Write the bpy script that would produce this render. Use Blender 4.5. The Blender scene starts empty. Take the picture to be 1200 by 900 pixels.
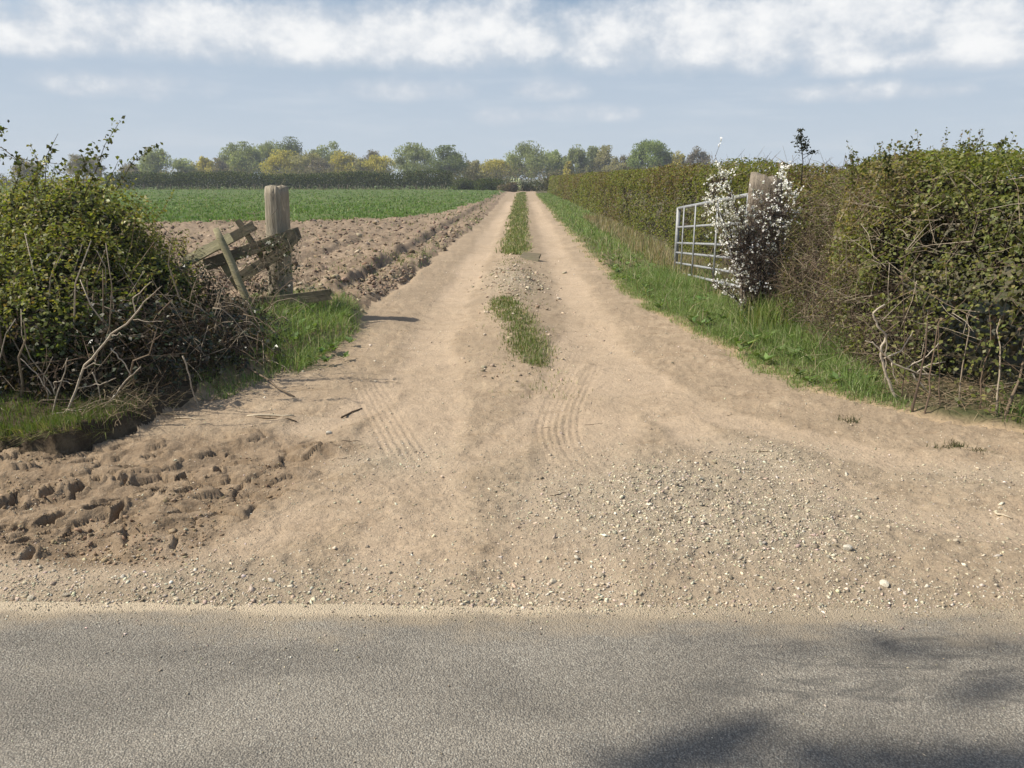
import bpy, bmesh, math, random
import numpy as np
from mathutils import Vector, Matrix

R = math.radians
C = bpy.context.scene.collection
SC = bpy.context.scene
rng = np.random.default_rng(11)
random.seed(11)

# ------------------------------------------------------------------ camera
EYE = 1.6
PITCH, YAW, FPX = R(14.93), R(0.764), 900.0
cam_d = bpy.data.cameras.new('camera'); cam = bpy.data.objects.new('camera', cam_d); C.objects.link(cam)
cam.location = (0, 0, EYE); cam.rotation_euler = (R(90) - PITCH, 0, YAW)
cam_d.sensor_width = 36.0; cam_d.lens = 27.0; cam_d.clip_start = 0.05; cam_d.clip_end = 20000
SC.camera = cam

# ------------------------------------------------------------------ light
SUN_EL, SUN_FRONT = 47.0, -5.0                    # sun to the left, all but square to the track
S = np.array([-math.cos(R(SUN_EL)) * math.cos(R(SUN_FRONT)), math.cos(R(SUN_EL)) * math.sin(R(SUN_FRONT)), math.sin(R(SUN_EL))])
sd = bpy.data.lights.new('sun', 'SUN'); sd.energy = 4.75; sd.angle = R(0.53); sd.color = (1.0, 0.93, 0.82)
so = bpy.data.objects.new('sun', sd); C.objects.link(so); so.location = (-20, 8, 30)
so.rotation_euler = Vector((-S[0], -S[1], -S[2])).to_track_quat('-Z', 'Y').to_euler()

SC.view_settings.view_transform = 'Standard'; SC.view_settings.look = 'None'
SC.view_settings.gamma = 1.0; SC.view_settings.exposure = 0.28; SC.view_settings.use_curve_mapping = False
SC.cycles.max_bounces = 6; SC.cycles.diffuse_bounces = 3; SC.cycles.glossy_bounces = 2
SC.cycles.transmission_bounces = 3; SC.cycles.volume_bounces = 0; SC.cycles.transparent_max_bounces = 4

# node helper ------------------------------------------------------
class NT:
    def __init__(s, tree): s.t = tree
    def n(s, typ, ins=None, **kw):
        nd = s.t.nodes.new(typ)
        for k, v in kw.items(): setattr(nd, k, v)
        for k, v in (ins or {}).items():
            sock = nd.inputs[k]
            if isinstance(v, bpy.types.NodeSocket): s.t.links.new(v, sock)
            elif isinstance(v, bpy.types.Node): s.t.links.new(v.outputs[0], sock)
            else: sock.default_value = v
        return nd
    def m(s, op, a, b=0.0, c=0.0, clamp=False):
        nd = s.n('ShaderNodeMath', {0: a, 1: b, 2: c}, operation=op); nd.use_clamp = clamp
        return nd.outputs[0]
    def mr(s, v, a, b, c=0.0, d=1.0, smooth=True):
        nd = s.n('ShaderNodeMapRange', {0: v, 1: a, 2: b, 3: c, 4: d}, interpolation_type='SMOOTHSTEP' if smooth else 'LINEAR')
        return nd.outputs[0]
    def mix(s, f, a, b, blend='MIX'):
        nd = s.n('ShaderNodeMix', data_type='RGBA', blend_type=blend)
        for k, v in ((0, f), (6, a), (7, b)):
            if isinstance(v, bpy.types.NodeSocket): s.t.links.new(v, nd.inputs[k])
            else: nd.inputs[k].default_value = v if k == 0 else (*v[:3], 1)
        return nd.outputs[2]
    def noise(s, vec, scale, detail=3, rough=0.55, dist=0.0):
        return s.n('ShaderNodeTexNoise', {'Vector': vec, 'Scale': scale, 'Detail': detail, 'Roughness': rough, 'Distortion': dist}).outputs[0]

# sky --------------------------------------------------------------
W = bpy.data.worlds.new('World'); SC.world = W; W.use_nodes = True
W.node_tree.nodes.clear(); w = NT(W.node_tree)
SKY = 0.10
sky = w.n('ShaderNodeTexSky', sky_type='NISHITA', sun_disc=False)
sky.sun_elevation = R(SUN_EL); sky.sun_rotation = math.atan2(S[0], S[1])
sky.altitude = 20; sky.air_density = 1.0; sky.dust_density = 1.6; sky.ozone_density = 1.3
geo = w.n('ShaderNodeTexCoord')
sep = w.n('ShaderNodeSeparateXYZ', {0: geo.outputs['Generated']})
dx, dy, dz = sep.outputs
az = w.m('ARCTAN2', dx, dy)                                 # radians, right positive
el = w.m('ARCSINE', dz)
vec = w.n('ShaderNodeCombineXYZ', {0: az, 1: w.m('MULTIPLY', el, 1.35), 2: 0.0}).outputs[0]
puff_n = w.noise(vec, 17.0, 9, 0.6, 0.0)
soft_n = w.noise(vec, 5.0, 4, 0.5)
fine_n = w.noise(vec, 42.0, 5, 0.6)
def blob(px, py, rx, ry, amp=1.0):
    # a cumulus at a direction in the sky: soft ellipse in azimuth and elevation, flat below
    a0 = math.atan((px - 612) / 930.0); e0 = math.atan((450 - py) / 900.0) - PITCH
    u = w.m('DIVIDE', w.m('SUBTRACT', az, a0), rx / 930.0)
    dv = w.m('SUBTRACT', el, e0)
    v = w.m('MAXIMUM', w.m('DIVIDE', dv, ry / 900.0), w.m('DIVIDE', dv, -ry * 0.75 / 900.0))
    q = w.m('ADD', w.m('MULTIPLY', u, u), w.m('MULTIPLY', v, v))
    return w.m('MULTIPLY', w.m('SUBTRACT', 1.0, q), amp)
blobs = [(400, 50, 400, 36, .95), (900, 48, 330, 46, .95), (195, 46, 60, 32), (265, 44, 75, 28), (350, 44, 65, 30), (470, 42, 80, 36), (560, 34, 95, 40), (625, 52, 50, 24), (735, 44, 75, 30),
         (880, 36, 90, 38), (985, 26, 110, 40), (845, 58, 45, 20), (60, 68, 70, 22), (1130, 82, 110, 20), (975, 84, 50, 18), (1150, 20, 80, 26, .6),
         (640, 108, 36, 12, .42), (580, 138, 28, 11, .4), (680, 134, 60, 9, .34), (470, 108, 60, 12, .36), (160, 112, 70, 12, .3), (40, 6, 110, 16, .7), (1000, 118, 80, 9, .3)]
acc = None
for b in blobs:
    o = blob(*b); acc = o if acc is None else w.m('MAXIMUM', acc, o)
acc = w.m('MAXIMUM', acc, -1.5)
high = w.m('MULTIPLY', w.mr(el, R(11.0), R(16.0)), w.m('ADD', w.m('MULTIPLY', w.m('SUBTRACT', soft_n, 0.52), 7.0), 0.6))
field = w.m('ADD', w.m('ADD', acc, w.m('MULTIPLY', w.m('SUBTRACT', puff_n, 0.5), 2.6)), w.m('MAXIMUM', high, -1.0))
cover = w.mr(field, -0.5, 0.8)
shade_ = w.m('ADD', w.m('MULTIPLY', w.m('SUBTRACT', fine_n, 0.5), 0.5), w.m('MULTIPLY', w.m('SUBTRACT', puff_n, 0.5), 1.0))
core = w.mr(w.m('ADD', field, w.m('MULTIPLY', shade_, 1.3)), 0.0, 1.5)
K = 1.0 / SKY
cl = lambda r, g, b: (r * K, g * K, b * K, 1)
ccol = w.mix(core, cl(0.54, 0.58, 0.635), cl(0.83, 0.83, 0.825))
veil = w.mr(w.m('ADD', el, w.m('MULTIPLY', w.m('SUBTRACT', soft_n, 0.5), 0.10)), R(6.5), R(11.5), 1.0, 0.08)
veil = w.m('MULTIPLY', veil, 0.92)
vcol = w.mix(w.mr(el, R(0.0), R(7.5)), cl(0.48, 0.555, 0.635), cl(0.40, 0.48, 0.58))
streak = w.noise(w.n('ShaderNodeVectorMath', {0: vec, 1: (1.0, 5.0, 1.0)}, operation='MULTIPLY').outputs[0], 6.0, 5, 0.55)
vcol = w.mix(w.mr(streak, 0.45, 0.75, 0.0, 0.35), vcol, cl(0.60, 0.64, 0.69))
base = w.mix(veil, sky.outputs[0], vcol)
col = w.mix(w.m('MULTIPLY', cover, 0.95), base, ccol)
low = w.mr(el, R(-3.0), R(-0.3))
col = w.mix(low, cl(0.20, 0.17, 0.12), col)
bg = w.n('ShaderNodeBackground', {0: col, 1: SKY})
w.n('ShaderNodeOutputWorld', {0: bg.outputs[0]})

# ------------------------------------------------------------------ picture <-> ground
cy_, sy_, cp_, sp_ = math.cos(YAW), math.sin(YAW), math.cos(PITCH), math.sin(PITCH)
RV = np.array([cy_, sy_, 0]); FV = np.array([-sy_ * cp_, cy_ * cp_, -sp_]); UV = np.array([-sy_ * sp_, cy_ * sp_, cp_])
def ray(px, py): return FV + (px - 600) / FPX * RV + (450 - py) / FPX * UV
def G(px, py, z=0.0):
    r = ray(px, py); return np.array([0, 0, EYE]) + r * ((z - EYE) / r[2])
def AT(px, py, y):
    r = ray(px, py); return np.array([0, 0, EYE]) + r * (y / r[1])

# ------------------------------------------------------------------ noise
def _h(i, j, k, seed):
    h = (i.astype(np.int64) * 374761393 + j.astype(np.int64) * 668265263 + k * 2147483647 + seed * 974634777) & 0xFFFFFFFF
    h = ((h ^ (h >> 13)) * 1274126177) & 0xFFFFFFFF
    h = ((h ^ (h >> 16)) * 2246822519) & 0xFFFFFFFF
    return ((h ^ (h >> 15)) & 0xFFFFFF) / float(0xFFFFFF)
def n2(x, y, seed=0):
    x = np.asarray(x, float); y = np.asarray(y, float)
    i = np.floor(x); j = np.floor(y); u = x - i; v = y - j
    u = u * u * u * (u * (u * 6 - 15) + 10); v = v * v * v * (v * (v * 6 - 15) + 10)
    a = _h(i, j, 0, seed); b = _h(i + 1, j, 0, seed); c = _h(i, j + 1, 0, seed); d = _h(i + 1, j + 1, 0, seed)
    return ((a * (1 - u) + b * u) * (1 - v) + (c * (1 - u) + d * u) * v) * 2 - 1
def n3(p, sc, seed=0):
    q = np.asarray(p) * sc
    k0 = np.floor(q[:, 2]); f = q[:, 2] - k0; f = f * f * (3 - 2 * f)
    def lay(k):
        i = np.floor(q[:, 0]); j = np.floor(q[:, 1]); u = q[:, 0] - i; v = q[:, 1] - j
        u = u * u * (3 - 2 * u); v = v * v * (3 - 2 * v); kk = k.astype(np.int64)
        a = _h(i, j, kk, seed); b = _h(i + 1, j, kk, seed); c = _h(i, j + 1, kk, seed); d = _h(i + 1, j + 1, kk, seed)
        return (a * (1 - u) + b * u) * (1 - v) + (c * (1 - u) + d * u) * v
    return (lay(k0) * (1 - f) + lay(k0 + 1) * f) * 2 - 1
def fbm(x, y, sc, octv=4, seed=0, gain=0.5):
    s = 0; a = 1; t = 0
    for o in range(octv):
        s = s + a * n2(x * sc * 2 ** o + 17.3 * o, y * sc * 2 ** o - 9.1 * o, seed + o); t += a; a *= gain
    return s / t
def ss(a, b, x):
    t = np.clip((x - a) / (b - a), 0, 1); return t * t * (3 - 2 * t)
def voro(x, y, sc, seed=0):
    x = x * sc; y = y * sc; i = np.floor(x); j = np.floor(y)
    f1 = np.full(x.shape, 9.0); f2 = f1.copy(); idv = np.zeros(x.shape)
    for a in (-1, 0, 1):
        for b in (-1, 0, 1):
            ci = i + a; cj = j + b
            hx = _h(ci, cj, 1, seed); hy = _h(ci, cj, 2, seed)
            d = np.hypot(ci + hx - x, cj + hy - y)
            f2 = np.where(d < f1, f1, np.minimum(f2, d)); idv = np.where(d < f1, hx, idv); f1 = np.minimum(f1, d)
    return f1, f2, idv

# ------------------------------------------------------------------ mesh builders
ORG = {}
def link_mesh(name, me, mat, parent=None):
    o = bpy.data.objects.new(name, me); C.objects.link(o)
    if mat: me.materials.append(mat)
    if parent is not None: o.parent = parent; ORG[o] = ORG.get(parent, np.zeros(3))
    return o
def build(name, v, faces, mat, parent=None, tint=None, smooth=False, extra=None):
    """faces: list of int arrays (n,3) / (n,4) / (n,k)"""
    v = np.asarray(v, np.float32)
    if parent is not None: v = v - ORG.get(parent, np.zeros(3)).astype(np.float32)
    me = bpy.data.meshes.new(name)
    faces = [np.asarray(f, np.int32) for f in faces if len(f)]
    loops = np.concatenate([f.ravel() for f in faces]); sizes = np.concatenate([np.full(len(f), f.shape[1], np.int32) for f in faces])
    starts = np.concatenate([[0], np.cumsum(sizes)[:-1]]).astype(np.int32)
    me.vertices.add(len(v)); me.vertices.foreach_set('co', v.ravel())
    me.loops.add(len(loops)); me.loops.foreach_set('vertex_index', loops)
    me.polygons.add(len(sizes)); me.polygons.foreach_set('loop_start', starts); me.polygons.foreach_set('loop_total', sizes)
    if smooth: me.polygons.foreach_set('use_smooth', np.ones(len(sizes), bool))
    if tint is not None:
        a = me.attributes.new('tint', 'FLOAT_COLOR', 'POINT')
        t = np.ones((len(v), 4), np.float32); t[:, :3] = tint; a.data.foreach_set('color', t.ravel())
    for k, arr in (extra or {}).items():
        a = me.attributes.new(k, 'FLOAT', 'POINT'); a.data.foreach_set('value', np.asarray(arr, np.float32))
    me.update(calc_edges=True); me.validate()
    return link_mesh(name, me, mat, parent)
def thing(name, label, cat, loc, group=None):
    o = bpy.data.objects.new(name, None); C.objects.link(o); o.location = tuple(float(t) for t in loc); o.empty_display_size = 0.1
    ORG[o] = np.asarray(loc, float); tag(o, label, cat, group); return o
def tag(o, label=None, cat=None, group=None, kind=None):
    if label: o['label'] = label
    if cat: o['category'] = cat
    if group: o['group'] = group
    if kind: o['kind'] = kind
    return o
def unit(a): return a / np.maximum(np.linalg.norm(a, axis=-1, keepdims=True), 1e-9)

def leaf_geo(p, nrm, size, aspect=0.55, fold=0.18, up=None):
    """diamond leaves folded on the midrib"""
    n = len(p); size = np.broadcast_to(size, (n,))[:, None]
    t = rng.normal(size=(n, 3)) if up is None else up + rng.normal(size=(n, 3)) * 0.35
    t = unit(t - nrm * np.sum(t * nrm, 1, keepdims=True)); b = np.cross(nrm, t)
    a = p - t * size * 0.5; c = p + t * size * 0.5; m = p - t * size * 0.08
    l = m + b * size * aspect * 0.5 + nrm * size * fold; r = m - b * size * aspect * 0.5 + nrm * size * fold
    v = np.stack([a, l, c, r], 1).reshape(-1, 3)
    return v, np.arange(4 * n).reshape(n, 4)
def tint4(t, k=4): return np.repeat(t, k, 0)
def palette(n, cols, wts=None, jit=0.18):
    cols = np.array(cols); i = rng.choice(len(cols), n, p=None if wts is None else np.array(wts) / sum(wts))
    return np.clip(cols[i] * (1 + rng.normal(size=(n, 1)) * jit) * (1 + rng.normal(size=(n, 3)) * jit * 0.25), 0.003, 0.95)

class Tubes:
    def __init__(s): s.v = []; s.f = []; s.n = 0; s.c = []; s.t = []
    def add(s, pts, r0, r1=None, sides=4, col=None, cap=True):
        pts = np.asarray(pts, float); k = len(pts)
        rad = np.asarray(r0, float) if np.ndim(r0) else np.linspace(r0, r0 if r1 is None else r1, k)
        tg = unit(np.gradient(pts, axis=0)); ref = np.array([0.3, 0.2, 1.0]) if abs(tg[0][2]) < 0.9 else np.array([1.0, 0.1, 0])
        b = unit(np.cross(tg, ref)); c = np.cross(tg, b)
        an = np.arange(sides) * 2 * math.pi / sides
        ring = pts[:, None, :] + rad[:, None, None] * (np.cos(an)[None, :, None] * b[:, None, :] + np.sin(an)[None, :, None] * c[:, None, :])
        s.v.append(ring.reshape(-1, 3))
        i = np.arange(k - 1)[:, None] * sides; j = np.arange(sides)[None, :]; j2 = (j + 1) % sides
        q = np.stack([i + j, i + j2, i + sides + j2, i + sides + j], -1).reshape(-1, 4) + s.n
        s.f.append(q)
        if cap and sides >= 3:
            if sides == 4:
                s.f.append(np.array([[3, 2, 1, 0]]) + s.n); s.f.append(np.array([[0, 1, 2, 3]]) + s.n + (k - 1) * sides)
            else:
                for o_, rev in ((0, True), ((k - 1) * sides, False)):
                    idx = np.arange(sides) + s.n + o_; idx = idx[::-1] if rev else idx
                    s.t.append(np.stack([np.full(sides - 2, idx[0]), idx[1:-1], idx[2:]], 1))
        if col is not None: s.c.append(np.tile(np.asarray(col, float), (k * sides, 1)))
        s.n += k * sides
    def build(s, name, mat, parent=None, smooth=True):
        return build(name, np.concatenate(s.v), [np.concatenate(s.f)] + ([np.concatenate(s.t)] if s.t else []), mat, parent,
                     np.concatenate(s.c) if s.c else None, smooth)
def wob(p0, p1, k=4, amp=0.05):
    p0 = np.asarray(p0, float); p1 = np.asarray(p1, float); t = np.linspace(0, 1, k)[:, None]
    q = p0 + (p1 - p0) * t; q[1:] += rng.normal(size=(k - 1, 3)) * amp * np.linalg.norm(p1 - p0) * np.linspace(0.4, 1, k - 1)[:, None]
    return q

# ------------------------------------------------------------------ materials
def mat_new(name):
    m = bpy.data.materials.new(name); m.use_nodes = True; m.node_tree.nodes.clear(); return m, NT(m.node_tree)
def finish(t, bsdf, disp=None):
    t.n('ShaderNodeOutputMaterial', {0: bsdf})
def leaf_mat(name, rough=0.5, trans=0.35, spec=0.35):
    m, t = mat_new(name)
    a = t.n('ShaderNodeAttribute', attribute_name='tint')
    pr = t.n('ShaderNodeBsdfPrincipled', {'Base Color': a.outputs[0], 'Roughness': rough, 'Specular IOR Level': spec})
    tc = t.mix(1.0, a.outputs[0], (1.0, 1.05, 0.45), 'MULTIPLY')
    tr = t.n('ShaderNodeBsdfTranslucent', {0: tc})
    finish(t, t.n('ShaderNodeMixShader', {0: trans, 1: pr.outputs[0], 2: tr.outputs[0]}).outputs[0]); return m
def tint_mat(name, rough=0.85, nscale=0.0, bump=0.3, spec=0.2):
    m, t = mat_new(name)
    a = t.n('ShaderNodeAttribute', attribute_name='tint'); c = a.outputs[0]; kw = {}
    if nscale:
        co = t.n('ShaderNodeTexCoord').outputs['Object']
        nz = t.noise(co, nscale, 5, 0.6)
        c = t.mix(0.6, c, t.mix(nz, (0.45, 0.45, 0.45), (1.5, 1.5, 1.5)), 'MULTIPLY')
        kw['Normal'] = t.n('ShaderNodeBump', {'Strength': bump, 'Distance': 0.02, 'Height': nz}).outputs[0]
    pr = t.n('ShaderNodeBsdfPrincipled', {'Base Color': c, 'Roughness': rough, 'Specular IOR Level': spec, **kw})
    finish(t, pr.outputs[0]); return m

LEAF = leaf_mat('leaf', 0.5, 0.52); LEAF_GLOSS = leaf_mat('glossy_leaf', 0.38, 0.22, 0.5); GRASS = leaf_mat('grass_blade', 0.55, 0.35, 0.25)
PETAL = leaf_mat('petal', 0.6, 0.2, 0.1); CROWN = leaf_mat('crown_leaf', 0.8, 0.5, 0.05)
BARK = tint_mat('bark', 0.85, 30.0, 0.5); TWIG = tint_mat('twig', 0.8, 60.0, 0.3); STONE = tint_mat('stone', 0.85, 60.0, 0.5); CLOD = tint_mat('clod', 0.95, 25.0, 0.7)

def mat_dirt():
    m, t = mat_new('dry_dirt')
    co = t.n('ShaderNodeTexCoord').outputs['Object']
    gv = t.n('ShaderNodeAttribute', attribute_name='gravel').outputs[2]
    md = t.n('ShaderNodeAttribute', attribute_name='mud').outputs[2]
    n1 = t.noise(co, 0.9, 5, 0.6); n2_ = t.noise(co, 5.5, 6, 0.65, 0.4); n3_ = t.noise(co, 55.0, 5, 0.7); n4 = t.noise(co, 260.0, 3, 0.6)
    st = t.noise(t.n('ShaderNodeVectorMath', {0: co, 1: (1.0, 3.2, 1.0)}, operation='MULTIPLY').outputs[0], 2.3, 5, 0.6, 0.6)
    c = t.mix(t.mr(n1, 0.3, 0.7), (0.372, 0.280, 0.188), (0.458, 0.354, 0.246))
    c = t.mix(t.mr(n2_, 0.35, 0.75), c, (0.50, 0.39, 0.265))
    c = t.mix(t.mr(st, 0.52, 0.72, 0, 0.62), c, (0.275, 0.195, 0.118))
    spk = t.n('ShaderNodeVectorMath', {0: co, 1: (1.0, 1.9, 1.0)}, operation='MULTIPLY').outputs[0]
    c = t.mix(t.mr(t.noise(spk, 24.0, 6, 0.78, 0.5), 0.555, 0.66, 0, 0.8), c, (0.20, 0.142, 0.088))
    c = t.mix(t.mr(t.noise(spk, 15.0, 6, 0.75, 0.5), 0.565, 0.68, 0, 0.7), c, (0.58, 0.48, 0.345))
    c = t.mix(t.mr(t.noise(co, 1.7, 6, 0.7, 0.7), 0.53, 0.70, 0, 0.55), c, (0.285, 0.210, 0.132))
    wh = t.n('ShaderNodeAttribute', attribute_name='wheel').outputs[2]
    c = t.mix(t.m('MULTIPLY', t.m('SUBTRACT', 1.0, wh), t.mr(n1, 0.35, 0.6, 0.12, 0.6)), c, (0.270, 0.205, 0.135))
    c = t.mix(t.m('MULTIPLY', wh, 0.55), c, (0.480, 0.370, 0.258))
    c = t.mix(t.m('MULTIPLY', gv, 0.72), c, (0.345, 0.295, 0.215))
    c = t.mix(t.m('MULTIPLY', md, 0.9), c, t.mix(t.mr(n2_, 0.3, 0.7), (0.185, 0.132, 0.082), (0.330, 0.245, 0.160)))
    # grit: small light and dark fragments pressed into the surface
    vo = t.n('ShaderNodeTexVoronoi', {'Vector': co, 'Scale': 85.0, 'Randomness': 1.0})
    vd = vo.outputs[0]; vr = t.n('ShaderNodeSeparateColor', {0: vo.outputs[1]})
    grit = t.m('MULTIPLY', t.mr(vd, 0.42, 0.25), t.mr(vr.outputs[0], 0.62, 0.68), clamp=True)
    grit = t.m('MULTIPLY', grit, t.m('ADD', 0.45, t.m('MULTIPLY', gv, 0.55)))
    gcol = t.mix(vr.outputs[1], (0.20, 0.165, 0.115), (0.58, 0.50, 0.37))
    c = t.mix(t.m('MULTIPLY', grit, 0.85), c, gcol)
    c = t.mix(0.85, c, t.mix(n3_, (0.62, 0.62, 0.62), (1.38, 1.38, 1.38)), 'MULTIPLY')
    c = t.mix(0.35, c, t.mix(n4, (0.6, 0.6, 0.6), (1.4, 1.4, 1.4)), 'MULTIPLY')
    b1 = t.n('ShaderNodeBump', {'Strength': 0.7, 'Distance': 0.04, 'Height': n2_})
    b2 = t.n('ShaderNodeBump', {'Strength': 0.9, 'Distance': 0.012, 'Height': n3_, 'Normal': b1.outputs[0]})
    b3 = t.n('ShaderNodeBump', {'Strength': 0.7, 'Distance': 0.006, 'Height': t.m('ADD', grit, t.m('MULTIPLY', n4, 0.35)), 'Normal': b2.outputs[0]})
    finish(t, t.n('ShaderNodeBsdfPrincipled', {'Base Color': c, 'Roughness': 0.95, 'Specular IOR Level': 0.12, 'Normal': b3.outputs[0]}).outputs[0]); return m
def mat_soil(name, c0, c1, c2, wscale=6.0):
    m, t = mat_new(name)
    co = t.n('ShaderNodeTexCoord').outputs['Object']
    a = t.noise(co, 0.35, 4, 0.6); b = t.noise(co, wscale, 6, 0.7); d = t.noise(co, 40, 4, 0.65)
    c = t.mix(t.mr(a, 0.35, 0.65), c0, c1); c = t.mix(t.mr(b, 0.45, 0.7), c, c2)
    sd_ = t.n('ShaderNodeAttribute', attribute_name='side').outputs[2]
    c = t.mix(t.mr(t.m('ADD', sd_, t.m('MULTIPLY', t.m('SUBTRACT', b, 0.5), 0.3)), 0.30, 0.02, 0, 1.0 if name.startswith('verge') else 0.0), c, (0.39, 0.29, 0.182))
    c = t.mix(0.6, c, t.mix(d, (0.55, 0.55, 0.55), (1.45, 1.45, 1.45)), 'MULTIPLY')
    b1 = t.n('ShaderNodeBump', {'Strength': 0.7, 'Distance': 0.05, 'Height': b}); b2 = t.n('ShaderNodeBump', {'Strength': 0.6, 'Distance': 0.01, 'Height': d, 'Normal': b1.outputs[0]})
    finish(t, t.n('ShaderNodeBsdfPrincipled', {'Base Color': c, 'Roughness': 0.95, 'Specular IOR Level': 0.1, 'Normal': b2.outputs[0]}).outputs[0]); return m
def mat_road():
    m, t = mat_new('worn_asphalt')
    co = t.n('ShaderNodeTexCoord').outputs['Object']; s3 = t.n('ShaderNodeSeparateXYZ', {0: co}); X, Y, Z = s3.outputs
    vo = t.n('ShaderNodeTexVoronoi', {'Vector': co, 'Scale': 175.0}); vr = t.n('ShaderNodeSeparateColor', {0: vo.outputs[1]})
    vo2 = t.n('ShaderNodeTexVoronoi', {'Vector': co, 'Scale': 320.0}); vr2 = t.n('ShaderNodeSeparateColor', {0: vo2.outputs[1]})
    n1 = t.noise(co, 1.3, 5, 0.6); n2_ = t.noise(co, 6.0, 5, 0.65); n3_ = t.noise(co, 40, 4, 0.7)
    c = t.mix(vr.outputs[0], (0.212, 0.190, 0.154), (0.350, 0.318, 0.260))
    c = t.mix(t.mr(vr.outputs[1], 0.84, 0.94, 0, 0.5), c, (0.48, 0.465, 0.395))
    c = t.mix(t.mr(vr2.outputs[0], 0.78, 0.9, 0, 0.6), c, (0.07, 0.066, 0.06))
    c = t.mix(t.mr(vo.outputs[0], 0.35, 0.7, 0, 0.6), c, (0.12, 0.112, 0.097))       # binder between chippings
    c = t.mix(0.9, c, t.mix(t.mr(t.noise(t.n('ShaderNodeCombineXYZ', {0: X, 1: t.m('MULTIPLY', Y, 2.2), 2: 0.0}).outputs[0], 0.9, 6, 0.62, 0.4), 0.28, 0.72), (0.74, 0.74, 0.74), (1.22, 1.21, 1.19)), 'MULTIPLY')
    c = t.mix(0.3, c, t.mix(n3_, (0.6, 0.6, 0.6), (1.4, 1.4, 1.4)), 'MULTIPLY')
    # dark stains, worn lighter wheel line, dust carried from the dirt entrance
    sv = t.n('ShaderNodeCombineXYZ', {0: X, 1: t.m('MULTIPLY', Y, 3.0), 2: 0.0}).outputs[0]
    stain = t.m('MULTIPLY', t.mr(t.noise(sv, 3.2, 5, 0.65, 0.8), 0.5, 0.66), t.m('MULTIPLY', t.mr(X, 0.0, 0.9), t.mr(Y, 1.9, 2.15)))
    c = t.mix(t.m('MULTIPLY', stain, 0.7), c, (0.095, 0.09, 0.08))
    dn = t.m('ADD', t.noise(sv, 1.7, 6, 0.65), t.m('MULTIPLY', t.m('SUBTRACT', n2_, 0.5), 0.5))
    dust = t.m('MULTIPLY', t.mr(t.m('ADD', Y, t.m('MULTIPLY', t.m('SUBTRACT', dn, 0.5), 0.55)), 2.40, 2.66), 0.85)
    c = t.mix(dust, c, t.mix(n3_, (0.28, 0.225, 0.15), (0.42, 0.34, 0.235)))
    c = t.mix(t.m('MULTIPLY', t.mr(t.m('ADD', Y, t.m('MULTIPLY', t.m('SUBTRACT', dn, 0.5), 0.16)), 2.575, 2.625, 0, 0.75), t.mr(t.m('ADD', X, t.m('MULTIPLY', dn, 1.2)), 1.6, 0.5, 0.15, 1.0)), c, (0.52, 0.43, 0.30))
    dust2 = t.mr(dn, 0.56, 0.8, 0, 0.4)
    c = t.mix(dust2, c, (0.27, 0.24, 0.185))
    h = t.m('ADD', t.m('MULTIPLY', t.m('SUBTRACT', 1.0, vo.outputs[0]), 1.0), t.m('MULTIPLY', n3_, 0.5))
    b1 = t.n('ShaderNodeBump', {'Strength': 0.75, 'Distance': 0.006, 'Height': h})
    finish(t, t.n('ShaderNodeBsdfPrincipled', {'Base Color': c, 'Roughness': 0.85, 'Specular IOR Level': 0.25, 'Normal': b1.outputs[0]}).outputs[0]); return m
def mat_wood(name, c0, c1, dark, moss=None, axis=2, sc=9.0):
    m, t = mat_new(name)
    co = t.n('ShaderNodeTexCoord').outputs['Generated' if axis == 9 else 'Object']
    st = [14.0, 14.0, 14.0]; st[axis] = 1.1
    v = t.n('ShaderNodeVectorMath', {0: co, 1: tuple(st)}, operation='MULTIPLY').outputs[0]
    g = t.noise(v, sc * 0.35, 6, 0.65, 0.3); g2 = t.noise(v, sc * 1.6, 4, 0.6); b = t.noise(co, 7.0, 4, 0.6)
    c = t.mix(t.mr(g, 0.3, 0.7), c0, c1); c = t.mix(t.mr(g2, 0.55, 0.72, 0, 0.8), c, dark)
    c = t.mix(t.mr(b, 0.35, 0.7, 0, 0.45), c, moss or dark)
    bp = t.n('ShaderNodeBump', {'Strength': 0.8, 'Distance': 0.012, 'Height': t.m('ADD', g, t.m('MULTIPLY', g2, -0.8))})
    finish(t, t.n('ShaderNodeBsdfPrincipled', {'Base Color': c, 'Roughness': 0.85, 'Specular IOR Level': 0.2, 'Normal': bp.outputs[0]}).outputs[0]); return m
def mat_steel():
    m, t = mat_new('galvanised_steel')
    co = t.n('ShaderNodeTexCoord').outputs['Object']; a = t.noise(co, 14, 5, 0.65); b = t.noise(co, 120, 3, 0.6)
    c = t.mix(t.mr(a, 0.3, 0.7), (0.25, 0.26, 0.26), (0.40, 0.41, 0.41)); c = t.mix(t.mr(b, 0.62, 0.75, 0, 0.6), c, (0.22, 0.19, 0.15))
    finish(t, t.n('ShaderNodeBsdfPrincipled', {'Base Color': c, 'Roughness': t.mr(a, 0.3, 0.7, 0.5, 0.68), 'Metallic': 0.25, 'Specular IOR Level': 0.4}).outputs[0]); return m

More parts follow.
